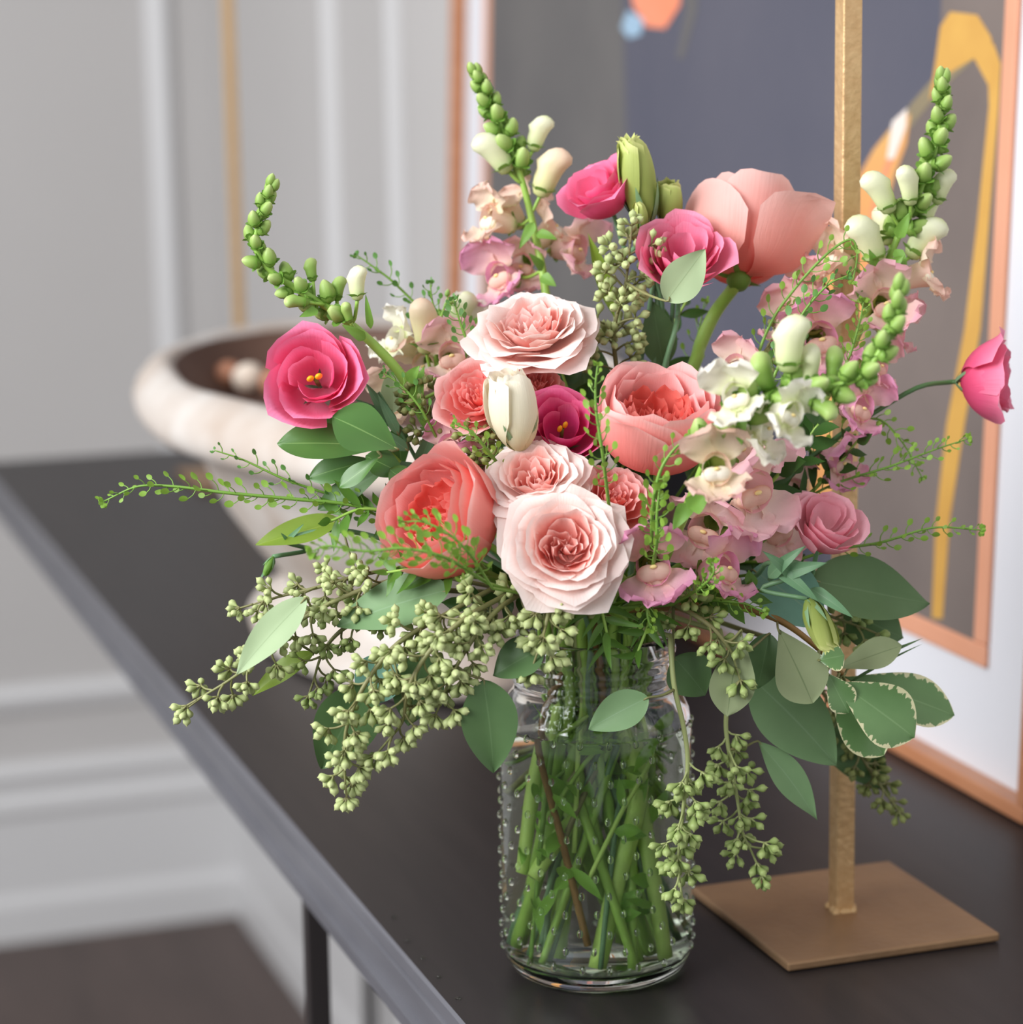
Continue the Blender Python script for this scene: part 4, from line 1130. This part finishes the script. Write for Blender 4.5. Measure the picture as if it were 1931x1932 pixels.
def eucalyptus(label, pts, n_umbel, t0, t1, mm='seed', ped=34, seed_len=17, per=(5, 7), leaves=(), r=.0011, twig='twig', side=(0, 0), droop=.35, spread=1.0):
    """pts run from inside the bouquet out to the tip; umbels of seeds hang on short stalks along it."""
    W = [P(*p) for p in pts]
    jp = jar_path(W[0], short=True)
    th = thing('seeded_eucalyptus', label, 'eucalyptus', jp[-1], GE)
    vis = catmull(W, 50)
    path = np.vstack([catmull(jp[::-1] + [W[0]], 30)[:-1], vis])
    mb = MB()
    mb.add(*tube(path, [r * 1.2, r * 1.2, r, r * .45], 7))
    Lv = np.concatenate([[0], np.cumsum(np.linalg.norm(np.diff(vis, axis=0), axis=1))])
    for k_ in range(n_umbel):
        f = t0 + (t1 - t0) * (k_ + rnd.uniform(-.2, .2)) / max(1, n_umbel - 1)
        s = Lv[-1] * min(1, max(0, f))
        c = np.array([np.interp(s, Lv, vis[:, i]) for i in range(3)])
        i_ = min(len(vis) - 2, max(1, int(np.searchsorted(Lv, s))))
        tan = unit(vis[i_ + 1] - vis[i_ - 1])
        a = k_ * 2.4 + rnd.uniform(-.5, .5)
        x = unit(np.cross(tan, CF)); y = np.cross(tan, x)
        od = math.cos(a) * x + .8 * math.sin(a) * y
        if f > .97: od = od * .1 + tan
        pd = unit(od * spread + tan * .55 + np.array([0, 0, -.25 * droop]) + side[0] * CR + side[1] * CU)
        pl = ped * PX * rnd.uniform(.55, 1.15)
        e = c + pd * pl
        mb.add(*tube(catmull([c, c + pd * pl * .5 + tan * .0008, e], 6), [.0006, .0005], 5))
        R = frame_from(unit(pd + np.array([0, 0, -droop])))
        nq = rnd.randint(per[0] + 1, per[1] + 1)
        for q in range(nq):
            if q == 0: dd = R[:, 2]
            else:
                b_ = 2 * PI * q / (nq - 1) + rnd.uniform(-.3, .3); tl = rnd.uniform(.75, 1.35)
                dd = R[:, 2] * math.cos(tl) + (R[:, 0] * math.cos(b_) + R[:, 1] * math.sin(b_)) * math.sin(tl)
                dd = unit(dd + np.array([0, 0, -droop * .6]))
            st = rnd.uniform(4, 11) * PX; sl = seed_len * 1.38 * PX * rnd.uniform(.85, 1.12)
            mb.add(*tube([e, e + dd * st * .5, e + dd * (st + sl * .1)], [.00045, .0005], 5))
            inst('seed', SEED[mm], th, e + dd * st, frame_from(dd), sl)
    V, F, U = mb.get()
    part('stem', V, F, M[twig], th, U)
    for lf in leaves:
        b_, t_, w_, m_, sh, db = lf[:6]
        kw = lf[6] if len(lf) > 6 else {}
        B = P(b_[0], b_[1], db); i_ = int(np.argmin(np.linalg.norm(vis - B, axis=1)))
        leaf_px(th, b_, t_, w_, m_, sh, db, kw.pop('dt', None), petiole=vis[i_], **kw)
    return th


eucalyptus('seeded eucalyptus reaching farthest left over the dark table edge, with a long pale leaf', [(900, 1085, -.05), (760, 1092, -.06), (660, 1122, -.065), (560, 1175, -.07), (490, 1240, -.07), (430, 1285, -.07), (372, 1320, -.07)],
           23, .28, 1.0, 'seed', 36, 17, (5, 7), [((578, 1128), (446, 1272), 62, 'euc_pale', 'ovate', -.085, dict(dt=-.09, tilt=(-.2, .25), curl=.2)), ((850, 1112), (636, 1182), 98, 'euc', 'ovate', -.078, dict(dt=-.07, tilt=(-.1, .6))),
                                                  ((592, 1232), (476, 1312), 42, 'lime', 'ovate', -.055, dict(tilt=(.3, .9)))])
eucalyptus('wispy seeded eucalyptus with thin brown twigs over the bowl foot', [(760, 1070, -.04), (680, 1085, -.045), (600, 1108, -.05), (530, 1125, -.05), (478, 1140, -.05)],
           13, .15, 1.0, 'seed', 40, 16, (4, 6), [((642, 982), (482, 1028), 62, 'lime', 'ovate', -.03, dict(tilt=(-.3, .8)))], .0009)
eucalyptus('green seeded eucalyptus hanging beside the bowl foot above the lime leaf', [(800, 1110, -.05), (720, 1150, -.06), (650, 1185, -.06), (610, 1230, -.06), (590, 1290, -.06)], 13, .3, 1.0, 'seed_green', 38, 15, (4, 6))
eucalyptus('dense seeded eucalyptus drooping lowest of the left branches', [(930, 1110, -.07), (840, 1160, -.085), (750, 1215, -.095), (690, 1290, -.10), (655, 1370, -.10), (650, 1440, -.10), (652, 1480, -.10)],
           25, .22, 1.0, 'seed', 36, 18, (6, 8), [((690, 1290), (606, 1450), 112, 'euc_dark', 'ovate', -.075, dict(tilt=(.4, .2)))])
eucalyptus('dense seeded eucalyptus arching to a curled end left of the jar', [(960, 1120, -.08), (880, 1165, -.10), (810, 1230, -.105), (770, 1300, -.105), (760, 1360, -.10), (730, 1400, -.10)],
           21, .12, 1.0, 'seed', 38, 18, (6, 8), [((742, 1240), (680, 1330), 84, 'euc_blue', 'ovate', -.07), ((800, 1230), (770, 1370), 90, 'euc_dark', 'ovate', -.07)])
eucalyptus('seeded eucalyptus over the jar shoulder with the big dark drooping leaf', [(1000, 1110, -.07), (940, 1150, -.09), (890, 1210, -.10), (850, 1280, -.10), (830, 1330, -.10)],
           18, .1, 1.0, 'seed', 34, 18, (6, 8), [((912, 1282), (932, 1458), 96, 'euc_dark', 'ovate', -.10, dict(tilt=(.15, .2), curl=.35, bend=.05)), ((1026, 1222), (930, 1274), 78, 'euc_dark', 'ovate', -.095, dict(tilt=(0, .7)))])
eucalyptus('short plump seeded eucalyptus hanging at the jar rim under the lowest blush rose', [(1040, 1090, -.08), (1040, 1130, -.095), (1030, 1180, -.10), (1015, 1230, -.10)], 10, .1, 1.0, 'seed', 32, 19, (6, 8))
eucalyptus('seeded eucalyptus over the right jar rim with the round pale leaf', [(1250, 1130, -.05), (1310, 1160, -.07), (1350, 1190, -.075), (1380, 1230, -.075), (1390, 1260, -.075)],
           12, .05, 1.0, 'seed_green', 34, 18, (5, 7), [((1400, 1188), (1372, 1352), 80, 'sage', 'obov', -.072, dict(tilt=(.1, .2), curl=.15)), ((1272, 1240), (1332, 1312), 84, 'euc_dark', 'ovate', -.055), ((1452, 1195), (1430, 1300), 66, 'euc_dark', 'ovate', -.05)])
eucalyptus('seeded eucalyptus trailing down the right side of the glass with one oval leaf', [(1265, 1200, -.065), (1272, 1290, -.072), (1290, 1370, -.07), (1298, 1440, -.068), (1288, 1540, -.066), (1280, 1620, -.064), (1284, 1665, -.064)],
           16, .5, 1.0, 'seed_green', 30, 19, (5, 7), [((1224, 1316), (1110, 1376), 66, 'euc', 'ovate', -.085, dict(tilt=(0, .25), curl=.15))], .0011, 'pedicel', droop=.6)
eucalyptus('seeded eucalyptus dangling free between the jar and the gold post', [(1360, 1190, -.04), (1375, 1290, -.045), (1370, 1370, -.045), (1380, 1440, -.045), (1392, 1510, -.045), (1402, 1570, -.045), (1424, 1618, -.045)],
           21, .42, 1.0, 'seed_green', 36, 17, (4, 6), [((1415, 1276), (1580, 1444), 124, 'euc', 'ovate', -.035, dict(tilt=(-.1, .35), dt=-.03, bend=.1)), ((1430, 1398), (1543, 1547), 62, 'euc', 'lance', -.04, dict(tilt=(.3, .3)))], .0011, 'pedicel', droop=.5)
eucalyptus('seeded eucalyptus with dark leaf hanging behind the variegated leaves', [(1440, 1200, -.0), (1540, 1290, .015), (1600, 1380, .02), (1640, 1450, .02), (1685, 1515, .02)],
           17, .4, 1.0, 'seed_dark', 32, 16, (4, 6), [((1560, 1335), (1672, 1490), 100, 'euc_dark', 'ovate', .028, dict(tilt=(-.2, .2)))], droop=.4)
eucalyptus('seeded eucalyptus standing upright at the centre behind the wide blush rose', [(1190, 800, .02), (1165, 700, .015), (1160, 620, .01), (1180, 540, .008), (1190, 460, .008)],
           25, .3, 1.0, 'seed', 46, 18, (5, 7), [((1110, 780), (1092, 618), 96, 'euc_dark', 'ovate', .03), ((1252, 690), (1232, 568), 66, 'euc_dark', 'ovate', .03), ((1258, 568), (1331, 470), 70, 'euc_pale', 'ovate', -.03, dict(tilt=(.2, .2), dt=-.035)), ((1160, 600), (1110, 440), 30, 'lime', 'lance', .04)], droop=-.05)
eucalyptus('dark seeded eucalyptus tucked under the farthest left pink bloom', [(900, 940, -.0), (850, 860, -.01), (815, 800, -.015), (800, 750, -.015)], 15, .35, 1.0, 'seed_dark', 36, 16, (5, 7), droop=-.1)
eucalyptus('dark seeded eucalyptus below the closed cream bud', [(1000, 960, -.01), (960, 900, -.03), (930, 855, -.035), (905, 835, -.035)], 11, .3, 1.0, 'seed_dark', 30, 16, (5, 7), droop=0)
eucalyptus('seeded eucalyptus behind the big dark pointed leaf at right', [(1300, 1100, -.0), (1450, 1120, -.01), (1560, 1160, -.01), (1630, 1185, -.01)],
           8, .7, 1.0, 'seed_green', 32, 17, (4, 6), [((1530, 1095), (1756, 1139), 128, 'euc_dark', 'ovate', -.03, dict(tilt=(-.15, .55), dt=-.01)), ((1420, 1075), (1560, 1180), 112, 'euc_blue', 'ovate', -.035, dict(tilt=(0, .4))), ((1590, 1150), (1706, 1204), 104, 'euc_dark', 'ovate', .0),
                                                  ((1468, 1185), (1534, 1326), 100, 'sage', 'obov', -.055, dict(tilt=(.1, .3), curl=.2))])
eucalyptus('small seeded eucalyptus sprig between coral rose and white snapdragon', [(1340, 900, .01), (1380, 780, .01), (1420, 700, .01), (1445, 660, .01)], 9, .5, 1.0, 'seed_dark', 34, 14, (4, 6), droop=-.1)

# ------------------------------------------------------------------ leafy sprigs
GL = 'leafy sprigs in the bouquet'


def leafy(name, label, pts, leaves, mm, r=.0013, stem_m='stem', group=GL):
    W = [P(*p) for p in pts]
    jp = jar_path(W[0], short=True)
    th = thing(name, label, 'greenery', jp[-1], group)
    vis = catmull(W, 30)
    path = np.vstack([catmull(jp[::-1] + [W[0]], 30)[:-1], vis])
    V, F, U = tube(path, [r, r, r * .6], 7)
    part('stem', V, F, M[stem_m], th, U)
    for (b_, t_, w_, sh, db, *kw) in leaves:
        kw = dict(kw[0]) if kw else {}
        m_ = kw.pop('mm', mm)
        B = P(b_[0], b_[1], db); i_ = int(np.argmin(np.linalg.norm(vis - B, axis=1)))
        leaf_px(th, b_, t_, w_, m_, sh, db, kw.pop('dt', None), petiole=vis[i_], **kw)
    return th


leafy('variegated_sprig', 'sprig of cream-edged variegated leaves at lower right before the picture', [(1380, 1140, -.04), (1470, 1170, -.045), (1540, 1220, -.045), (1590, 1272, -.04)],
      [((1592, 1276), (1802, 1350), 92, 'obov', -.030, dict(tilt=(-.1, .4), curl=.5, dt=-.02)), ((1576, 1284), (1726, 1392), 112, 'obov', -.045, dict(tilt=(-.1, .35), curl=.5)), ((1560, 1290), (1668, 1424), 96, 'obov', -.036, dict(tilt=(.2, .2), curl=.4)),
       ((1580, 1262), (1702, 1218), 60, 'obov', -.035, dict(mm='sage', tilt=(.1, .6))), ((1562, 1268), (1602, 1346), 58, 'obov', -.05, dict(tilt=(.2, .2))), ((1545, 1246), (1594, 1236), 56, 'obov', -.055, dict(tilt=(.3, .4))),
       ((1600, 1262), (1742, 1204), 11, 'narrow', -.03, dict(mm='euc_dark')), ((1600, 1290), (1740, 1215), 6, 'narrow', -.03, dict(mm='euc_dark', curl=1.4))], 'varie', .0019, 'twig_brown')
leafy('glossy_sprig', 'sprig of broad glossy green leaves below the farthest left pink bloom', [(880, 1000, -.01), (800, 920, -.02), (740, 860, -.025), (700, 830, -.028)],
      [((730, 845), (523, 836), 78, 'obov', -.035, dict(tilt=(-.1, .6), curl=.4)), ((752, 848), (628, 786), 92, 'obov', -.048, dict(tilt=(-.2, .5), curl=.5)), ((720, 850), (594, 792), 66, 'obov', -.02), ((715, 868), (582, 902), 50, 'obov', -.028),
       ((735, 880), (600, 962), 46, 'obov', -.03, dict(mm='euc_dark')), ((770, 900), (690, 860), 50, 'obov', -.04), ((760, 890), (750, 800), 40, 'obov', -.01), ((720, 860), (640, 920), 36, 'obov', -.05), ((790, 930), (735, 885), 44, 'obov', -.045)], 'glossy', .0018)
leafy('lisianthus_sprig', 'slim blue-green sepals and buds behind the farthest left pink bloom', [(860, 980, .0), (800, 890, -.01), (750, 800, -.015), (715, 740, -.018)],
      [((745, 800), (668, 752), 22, 'narrow', -.02), ((748, 810), (690, 722), 26, 'narrow', -.02), ((752, 820), (712, 742), 20, 'narrow', -.025), ((740, 780), (740, 690), 40, 'ovate', -.0, dict(mm='euc_pale')), ((770, 850), (700, 800), 22, 'narrow', -.03),
       ((790, 880), (820, 800), 30, 'narrow', -.02), ((810, 900), (740, 870), 26, 'narrow', -.025)], 'lisi_leaf', .0012, 'stem_blue')


def auto_sprig(label, pts, n, ln, wd, mm, sh='lance', stem_m='stem', name='leafy_sprig', t0=.2):
    W = [P(*p) for p in pts]
    jp = jar_path(W[0], short=True)
    th = thing(name, label, 'greenery', jp[-1], GL)
    vis = catmull(W, 40)
    path = np.vstack([catmull(jp[::-1] + [W[0]], 30)[:-1], vis])
    V, F, U = tube(path, [.0011, .0011, .0006], 6)
    part('stem', V, F, M[stem_m], th, U)
    for k_ in range(n):
        f = t0 + (1 - t0) * k_ / (n - 1)
        i_ = min(len(vis) - 2, max(1, int(f * (len(vis) - 1))))
        tan = unit(vis[i_ + 1] - vis[i_ - 1]); x = unit(np.cross(tan, CF)); y = np.cross(tan, x)
        a = k_ * 2.4 + rnd.uniform(-.5, .5)
        d = unit(tan * rnd.uniform(.3, .9) + math.cos(a) * x + .7 * math.sin(a) * y)
        L = ln * PX * rnd.uniform(.65, 1.2) * (1 - .35 * f)
        V, F, U = sheet(vis[i_], d, -CF + tan * .6 + CU * rnd.uniform(-.2, .6), L, wd * PX * rnd.uniform(.8, 1.2), sh, rnd.uniform(-.9, .4), .2, .03, 5, 9, bend=rnd.uniform(-.4, .4))
        part('leaf', V, F, M[mm], th, U)
    return th


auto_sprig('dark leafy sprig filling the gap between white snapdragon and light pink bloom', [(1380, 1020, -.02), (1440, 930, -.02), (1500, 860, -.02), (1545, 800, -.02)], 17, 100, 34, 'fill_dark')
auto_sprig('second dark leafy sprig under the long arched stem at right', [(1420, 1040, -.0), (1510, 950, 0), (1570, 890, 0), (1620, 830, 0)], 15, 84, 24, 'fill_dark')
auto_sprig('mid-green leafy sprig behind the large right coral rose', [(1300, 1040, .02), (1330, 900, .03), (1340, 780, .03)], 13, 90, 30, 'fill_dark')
auto_sprig('bright green narrow-leaved sprig spilling over the jar rim centre', [(1120, 1090, -.06), (1130, 1130, -.08), (1140, 1170, -.085), (1150, 1215, -.085)], 15, 92, 15, 'fill', 'narrow')
auto_sprig('bright narrow-leaved sprig on the jar rim right of centre', [(1200, 1090, -.05), (1215, 1140, -.07), (1225, 1170, -.075), (1200, 1240, -.08)], 13, 90, 14, 'fill', 'narrow')
auto_sprig('leafy green sprig under the orchid pink flowers at the right rim', [(1240, 1110, -.04), (1310, 1120, -.055), (1370, 1130, -.06), (1430, 1110, -.06)], 15, 76, 26, 'fill', 'lance')
auto_sprig('leafy green sprig under the lower left coral rose', [(930, 1090, -.05), (850, 1085, -.075), (780, 1075, -.08), (730, 1080, -.08)], 15, 72, 18, 'fill', 'narrow')
auto_sprig('leafy sprig left of the lower left coral rose', [(880, 1020, -.02), (780, 980, -.03), (690, 960, -.035), (620, 985, -.04)], 15, 86, 20, 'fill', 'lance')
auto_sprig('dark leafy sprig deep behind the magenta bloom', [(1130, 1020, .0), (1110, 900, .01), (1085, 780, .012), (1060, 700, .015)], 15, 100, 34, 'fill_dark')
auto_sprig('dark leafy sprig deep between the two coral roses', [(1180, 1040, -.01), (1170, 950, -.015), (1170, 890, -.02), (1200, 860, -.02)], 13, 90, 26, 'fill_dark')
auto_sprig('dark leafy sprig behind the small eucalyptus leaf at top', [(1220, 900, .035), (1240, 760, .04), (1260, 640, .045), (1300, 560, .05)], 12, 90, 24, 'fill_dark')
auto_sprig('leafy sprig behind the ruffled coral spray rose', [(940, 960, .02), (900, 800, .03), (880, 700, .04), (880, 620, .045)], 15, 90, 28, 'fill')
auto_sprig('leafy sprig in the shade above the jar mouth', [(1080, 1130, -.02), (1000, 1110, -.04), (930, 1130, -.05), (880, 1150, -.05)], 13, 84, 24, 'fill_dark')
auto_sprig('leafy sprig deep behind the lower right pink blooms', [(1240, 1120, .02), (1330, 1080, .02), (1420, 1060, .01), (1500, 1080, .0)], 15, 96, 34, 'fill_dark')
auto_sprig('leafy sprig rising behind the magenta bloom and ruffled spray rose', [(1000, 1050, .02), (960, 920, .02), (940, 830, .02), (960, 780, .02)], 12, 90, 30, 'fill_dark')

# ------------------------------------------------------------------ pennycress sprigs
pv, pf, pu = sheet((0, 0, 0), (0, 0, 1), (0, -1, 0), 1.0, .72, 'pod', .3, .12, 0, 5, 7)
PODM = {m_: mesh_of('pod', pv, pf, pu, True, M[m_]) for m_ in ('pod', 'pod_deep')}
GP = 'pennycress sprigs in the bouquet'


def pennycress(label, pts, n, t0=.2, mm='pod', pod=12, ped=17, r=.0007, tipn=7, tipsize=6):
    W = [P(*p) for p in pts]
    jp = jar_path(W[0], short=True)
    th = thing('pennycress', label, 'pennycress', jp[-1], GP)
    vis = catmull(W, 60)
    path = np.vstack([catmull(jp[::-1] + [W[0]], 30)[:-1], vis])
    mb = MB(); mb.add(*tube(path, [r * 1.3, r * 1.2, r, r * .5], 6))
    Lv = np.concatenate([[0], np.cumsum(np.linalg.norm(np.diff(vis, axis=0), axis=1))])
    for k_ in range(n):
        f = t0 + (1 - t0) * k_ / (n - 1)
        s = Lv[-1] * f
        c = np.array([np.interp(s, Lv, vis[:, i]) for i in range(3)])
        i_ = min(len(vis) - 2, max(1, int(np.searchsorted(Lv, s))))
        tan = unit(vis[i_ + 1] - vis[i_ - 1]); x = unit(np.cross(tan, CF)); y = np.cross(tan, x)
        a = k_ * 2.4 + rnd.uniform(-.4, .4)
        g = 1 - .55 * max(0, (f - .75) / .25)
        d = unit(tan * .35 + math.cos(a) * x + .8 * math.sin(a) * y)
        L = ped * PX * g * rnd.uniform(.8, 1.25); e = c + d * L + tan * L * .25
        mb.add(*tube(catmull([c, c + d * L * .6, e], 4), .00028, 4, False))
        d2 = unit(d * .5 + tan * .6 + CU * .3)
        R3 = frame_from(d2, up=-CF, roll=rnd.uniform(-1, 1))
        inst('pod', PODM[mm], th, e, R3, pod * 1.3 * PX * g * rnd.uniform(.8, 1.15))
    # the crowded tip
    e0 = vis[-1]; tan = unit(vis[-1] - vis[-4])
    for k_ in range(tipn):
        a = k_ * 2.4; d = unit(tan * (1 - .9 * k_ / tipn) + math.cos(a) * np.cross(tan, CF) + math.sin(a) * CF * .8)
        inst('pod', PODM[mm], th, e0 + d * 2 * PX, frame_from(d, up=-CF), tipsize * PX * 1.4)
    V, F, U = mb.get()
    part('stem', V, F, M['penny_stem'], th, U)
    return th


pennycress('long pennycress spray reaching farthest left across the table', [(760, 975, -.03), (660, 952, -.035), (560, 942, -.04), (430, 930, -.045), (330, 918, -.045), (260, 918, -.045), (196, 946, -.045)], 52, .06, 'pod', 13, 19, .0008, 9, 8)
pennycress('thin dry pennycress stalk above the long left spray', [(740, 985, -.02), (640, 940, -.025), (540, 905, -.03), (460, 868, -.03), (406, 850, -.03)], 24, .12, 'pod_deep', 9, 19, .0006, 2, 5)
pennycress('small pennycress sprig at upper left beside the curving snapdragon', [(860, 640, .04), (790, 578, .045), (740, 530, .045), (700, 500, .045), (674, 482, .045)], 17, .3, 'pod_deep', 11, 20, .0006)
pennycress('second small pennycress sprig above the pale peach snapdragon', [(870, 680, .03), (840, 620, .035), (818, 575, .035), (812, 535, .035)], 16, .3, 'pod_deep', 10, 18, .0006)
pennycress('pennycress sprig in front of the cream flower at upper left', [(900, 680, .0), (880, 640, -.0), (866, 600, -.0), (856, 566, -.0)], 16, .3, 'pod_deep', 11, 18, .0006)
pennycress('arching pennycress sprig crossing the near gold post at top', [(1400, 760, .0), (1450, 620, .0), (1500, 545, .0), (1560, 480, .0), (1605, 452, .0), (1618, 480, 0), (1610, 530, 0)], 30, .25, 'pod', 12, 22, .0007)
pennycress('pennycress sprig over the orchid pink snapdragon', [(1420, 800, -.02), (1470, 690, -.02), (1510, 600, -.02), (1560, 540, -.02), (1600, 520, -.02)], 30, .25, 'pod_deep', 13, 22, .0007)
pennycress('bushy pennycress sprig beside the near gold post', [(1480, 860, .0), (1560, 740, .0), (1600, 680, .0), (1622, 610, .0), (1630, 570, .0)], 38, .3, 'pod', 12, 20, .0007, 9, 8)
pennycress('feathery pennycress sprig over the painting, right of the arched stem', [(1420, 1000, .0), (1560, 920, .0), (1680, 880, .0), (1760, 850, .0), (1826, 828, .0)], 40, .25, 'pod', 10, 20, .0006, 9, 7)
pennycress('pennycress sprig branching above the feathery one at right', [(1460, 960, .01), (1580, 830, .01), (1650, 790, .01), (1700, 830, .01), (1740, 900, .01)], 34, .3, 'pod', 11, 20, .0006)
pennycress('lowest right pennycress sprig above the big dark leaf', [(1440, 1080, -.02), (1560, 1040, -.02), (1660, 1024, -.02), (1760, 996, -.02), (1850, 1000, -.02)], 28, .35, 'pod', 11, 16, .0007, 10, 8)
pennycress('fuzzy pale pennycress spray in front of the lower left coral rose', [(920, 1100, -.11), (840, 1052, -.135), (760, 1035, -.14), (690, 1040, -.14), (620, 1030, -.14), (590, 1040, -.14)], 60, .15, 'pod', 13, 22, .0007, 9, 9)
pennycress('pennycress pods hanging across the lower left coral rose', [(930, 1110, -.11), (890, 1050, -.125), (850, 1010, -.13), (800, 985, -.13), (760, 985, -.13)], 34, .2, 'pod', 13, 20, .0006)
pennycress('upright pennycress sprig between magenta bloom and large coral rose', [(1150, 960, -.08), (1138, 860, -.098), (1126, 780, -.1), (1124, 730, -.1), (1128, 690, -.1)], 30, .2, 'pod', 12, 18, .0007)
pennycress('curved pennycress sprig before the large right coral rose', [(1230, 1040, -.08), (1232, 960, -.1), (1246, 890, -.105), (1275, 845, -.105), (1306, 824, -.105)], 26, .2, 'pod', 12, 18, .0008, 9, 9)
pennycress('pennycress sprig right of the small peach spray rose', [(1230, 1080, -.08), (1240, 1020, -.1), (1240, 970, -.105), (1245, 920, -.105)], 26, .2, 'pod', 14, 18, .0008, 9, 9)
pennycress('stubby pennycress head over the orchid pink petals', [(1270, 1140, -.07), (1320, 1110, -.09), (1345, 1085, -.1), (1346, 1062, -.1)], 26, .35, 'pod', 10, 14, .0007, 9, 8)
pennycress('yellow-green pennycress head under the orchid pink petals at the rim', [(1220, 1110, -.06), (1222, 1135, -.08), (1222, 1160, -.085), (1228, 1185, -.085)], 22, .2, 'pod', 10, 15, .0007, 9, 8)
pennycress('pennycress head near the right jar rim above pale leaves', [(1300, 1130, -.05), (1380, 1135, -.07), (1410, 1140, -.07), (1440, 1155, -.07)], 22, .3, 'pod', 10, 15, .0007, 9, 8)
pennycress('thin pennycress sprig crossing the blush roses and spray rose', [(960, 900, -.05), (920, 850, -.065), (890, 815, -.07), (860, 800, -.07)], 18, .2, 'pod', 11, 17, .0007)
pennycress('pennycress sprig beside the dark seeds at left', [(840, 860, -.02), (800, 780, -.03), (760, 730, -.03), (725, 705, -.03)], 18, .3, 'pod_deep', 10, 17, .0006)
pennycress('faint pennycress sprig behind the tall peach rose stem', [(1290, 800, .05), (1300, 700, .06), (1320, 620, .06), (1330, 570, .06)], 16, .3, 'pod', 11, 18, .0006)

# ------------------------------------------------------------------ stripped leaves and cut stalks under water
GS = 'cut stalks standing in the jar water'
for k_, (x, y, d, x2, y2, d2, r, mm, lab) in enumerate([
        (1010, 1385, -.028, 1112, 1775, -.026, .0017, 'twig_brown', 'thin brown twig slanting behind the front glass in the jar water'),
        (1190, 1480, -.012, 1128, 1868, -.024, .0040, 'stalk', 'thick green stalk standing upright at the front of the jar'),
        (1180, 1440, -.008, 1236, 1850, -.014, .0036, 'stalk', 'thick pale stalk slanting right in the jar'),
        (1030, 1470, -.01, 960, 1650, -.02, .0034, 'stalk', 'thick cut stalk slanting left in the jar'),
        (1120, 1480, -.01, 1008, 1655, -.024, .0036, 'stalk', 'short thick stalk whose cut end hangs at mid water'),
        (1100, 1300, -.02, 1090, 1600, -.02, .0011, 'stalk', 'thin green stalk straight down the middle of the jar'),
        (1220, 1400, -.02, 1110, 1660, -.03, .0011, 'stalk', 'thin green stalk crossing toward the lower left in the jar'),
        (1035, 1560, -.022, 978, 1836, -.026, .0012, 'penny_stem', 'thin pale stalk at the lower left of the jar')]):
    A = P(x, y, d); B = P(x2, y2, d2)
    B[2] = max(B[2], T + 0.0105)
    for q_ in (A, B):
        l = math.hypot(q_[0], q_[1])
        if l > .036: q_[0] *= .036 / l; q_[1] *= .036 / l
    up = A * np.array([.55, .55, 1]) + np.array([0, 0, .03]); up[2] = max(up[2], NECK - .02)
    th = thing('cut_stalk', lab, 'stalk', B, GS)
    V, F, U = tube(catmull([up, A, (A + B) / 2, B], 20), r, 9)
    part('stem', V, F, M[mm], th, U)
    for q in range(5 if r > .001 else 3):
        c = A + (B - A) * rnd.uniform(-.15, .75)
        dd = unit(np.array([rnd.uniform(-1, 1), rnd.uniform(-1, .4), rnd.uniform(-.6, .9)]))
        V, F, U = sheet(c, dd, -CF + CU * .3, rnd.uniform(.014, .028), rnd.uniform(.004, .009), 'lance', rnd.uniform(-.8, .8), .2, .03, 5, 9)
        V = np.array(V); l = np.hypot(V[:, 0], V[:, 1]); f = np.minimum(1, .039 / np.maximum(l, 1e-6)); V[:, 0] *= f; V[:, 1] *= f; V[:, 2] = np.clip(V[:, 2], T + .0095, NECK)
        part('leaf', V, F, M['stalk_leaf'], th, U)
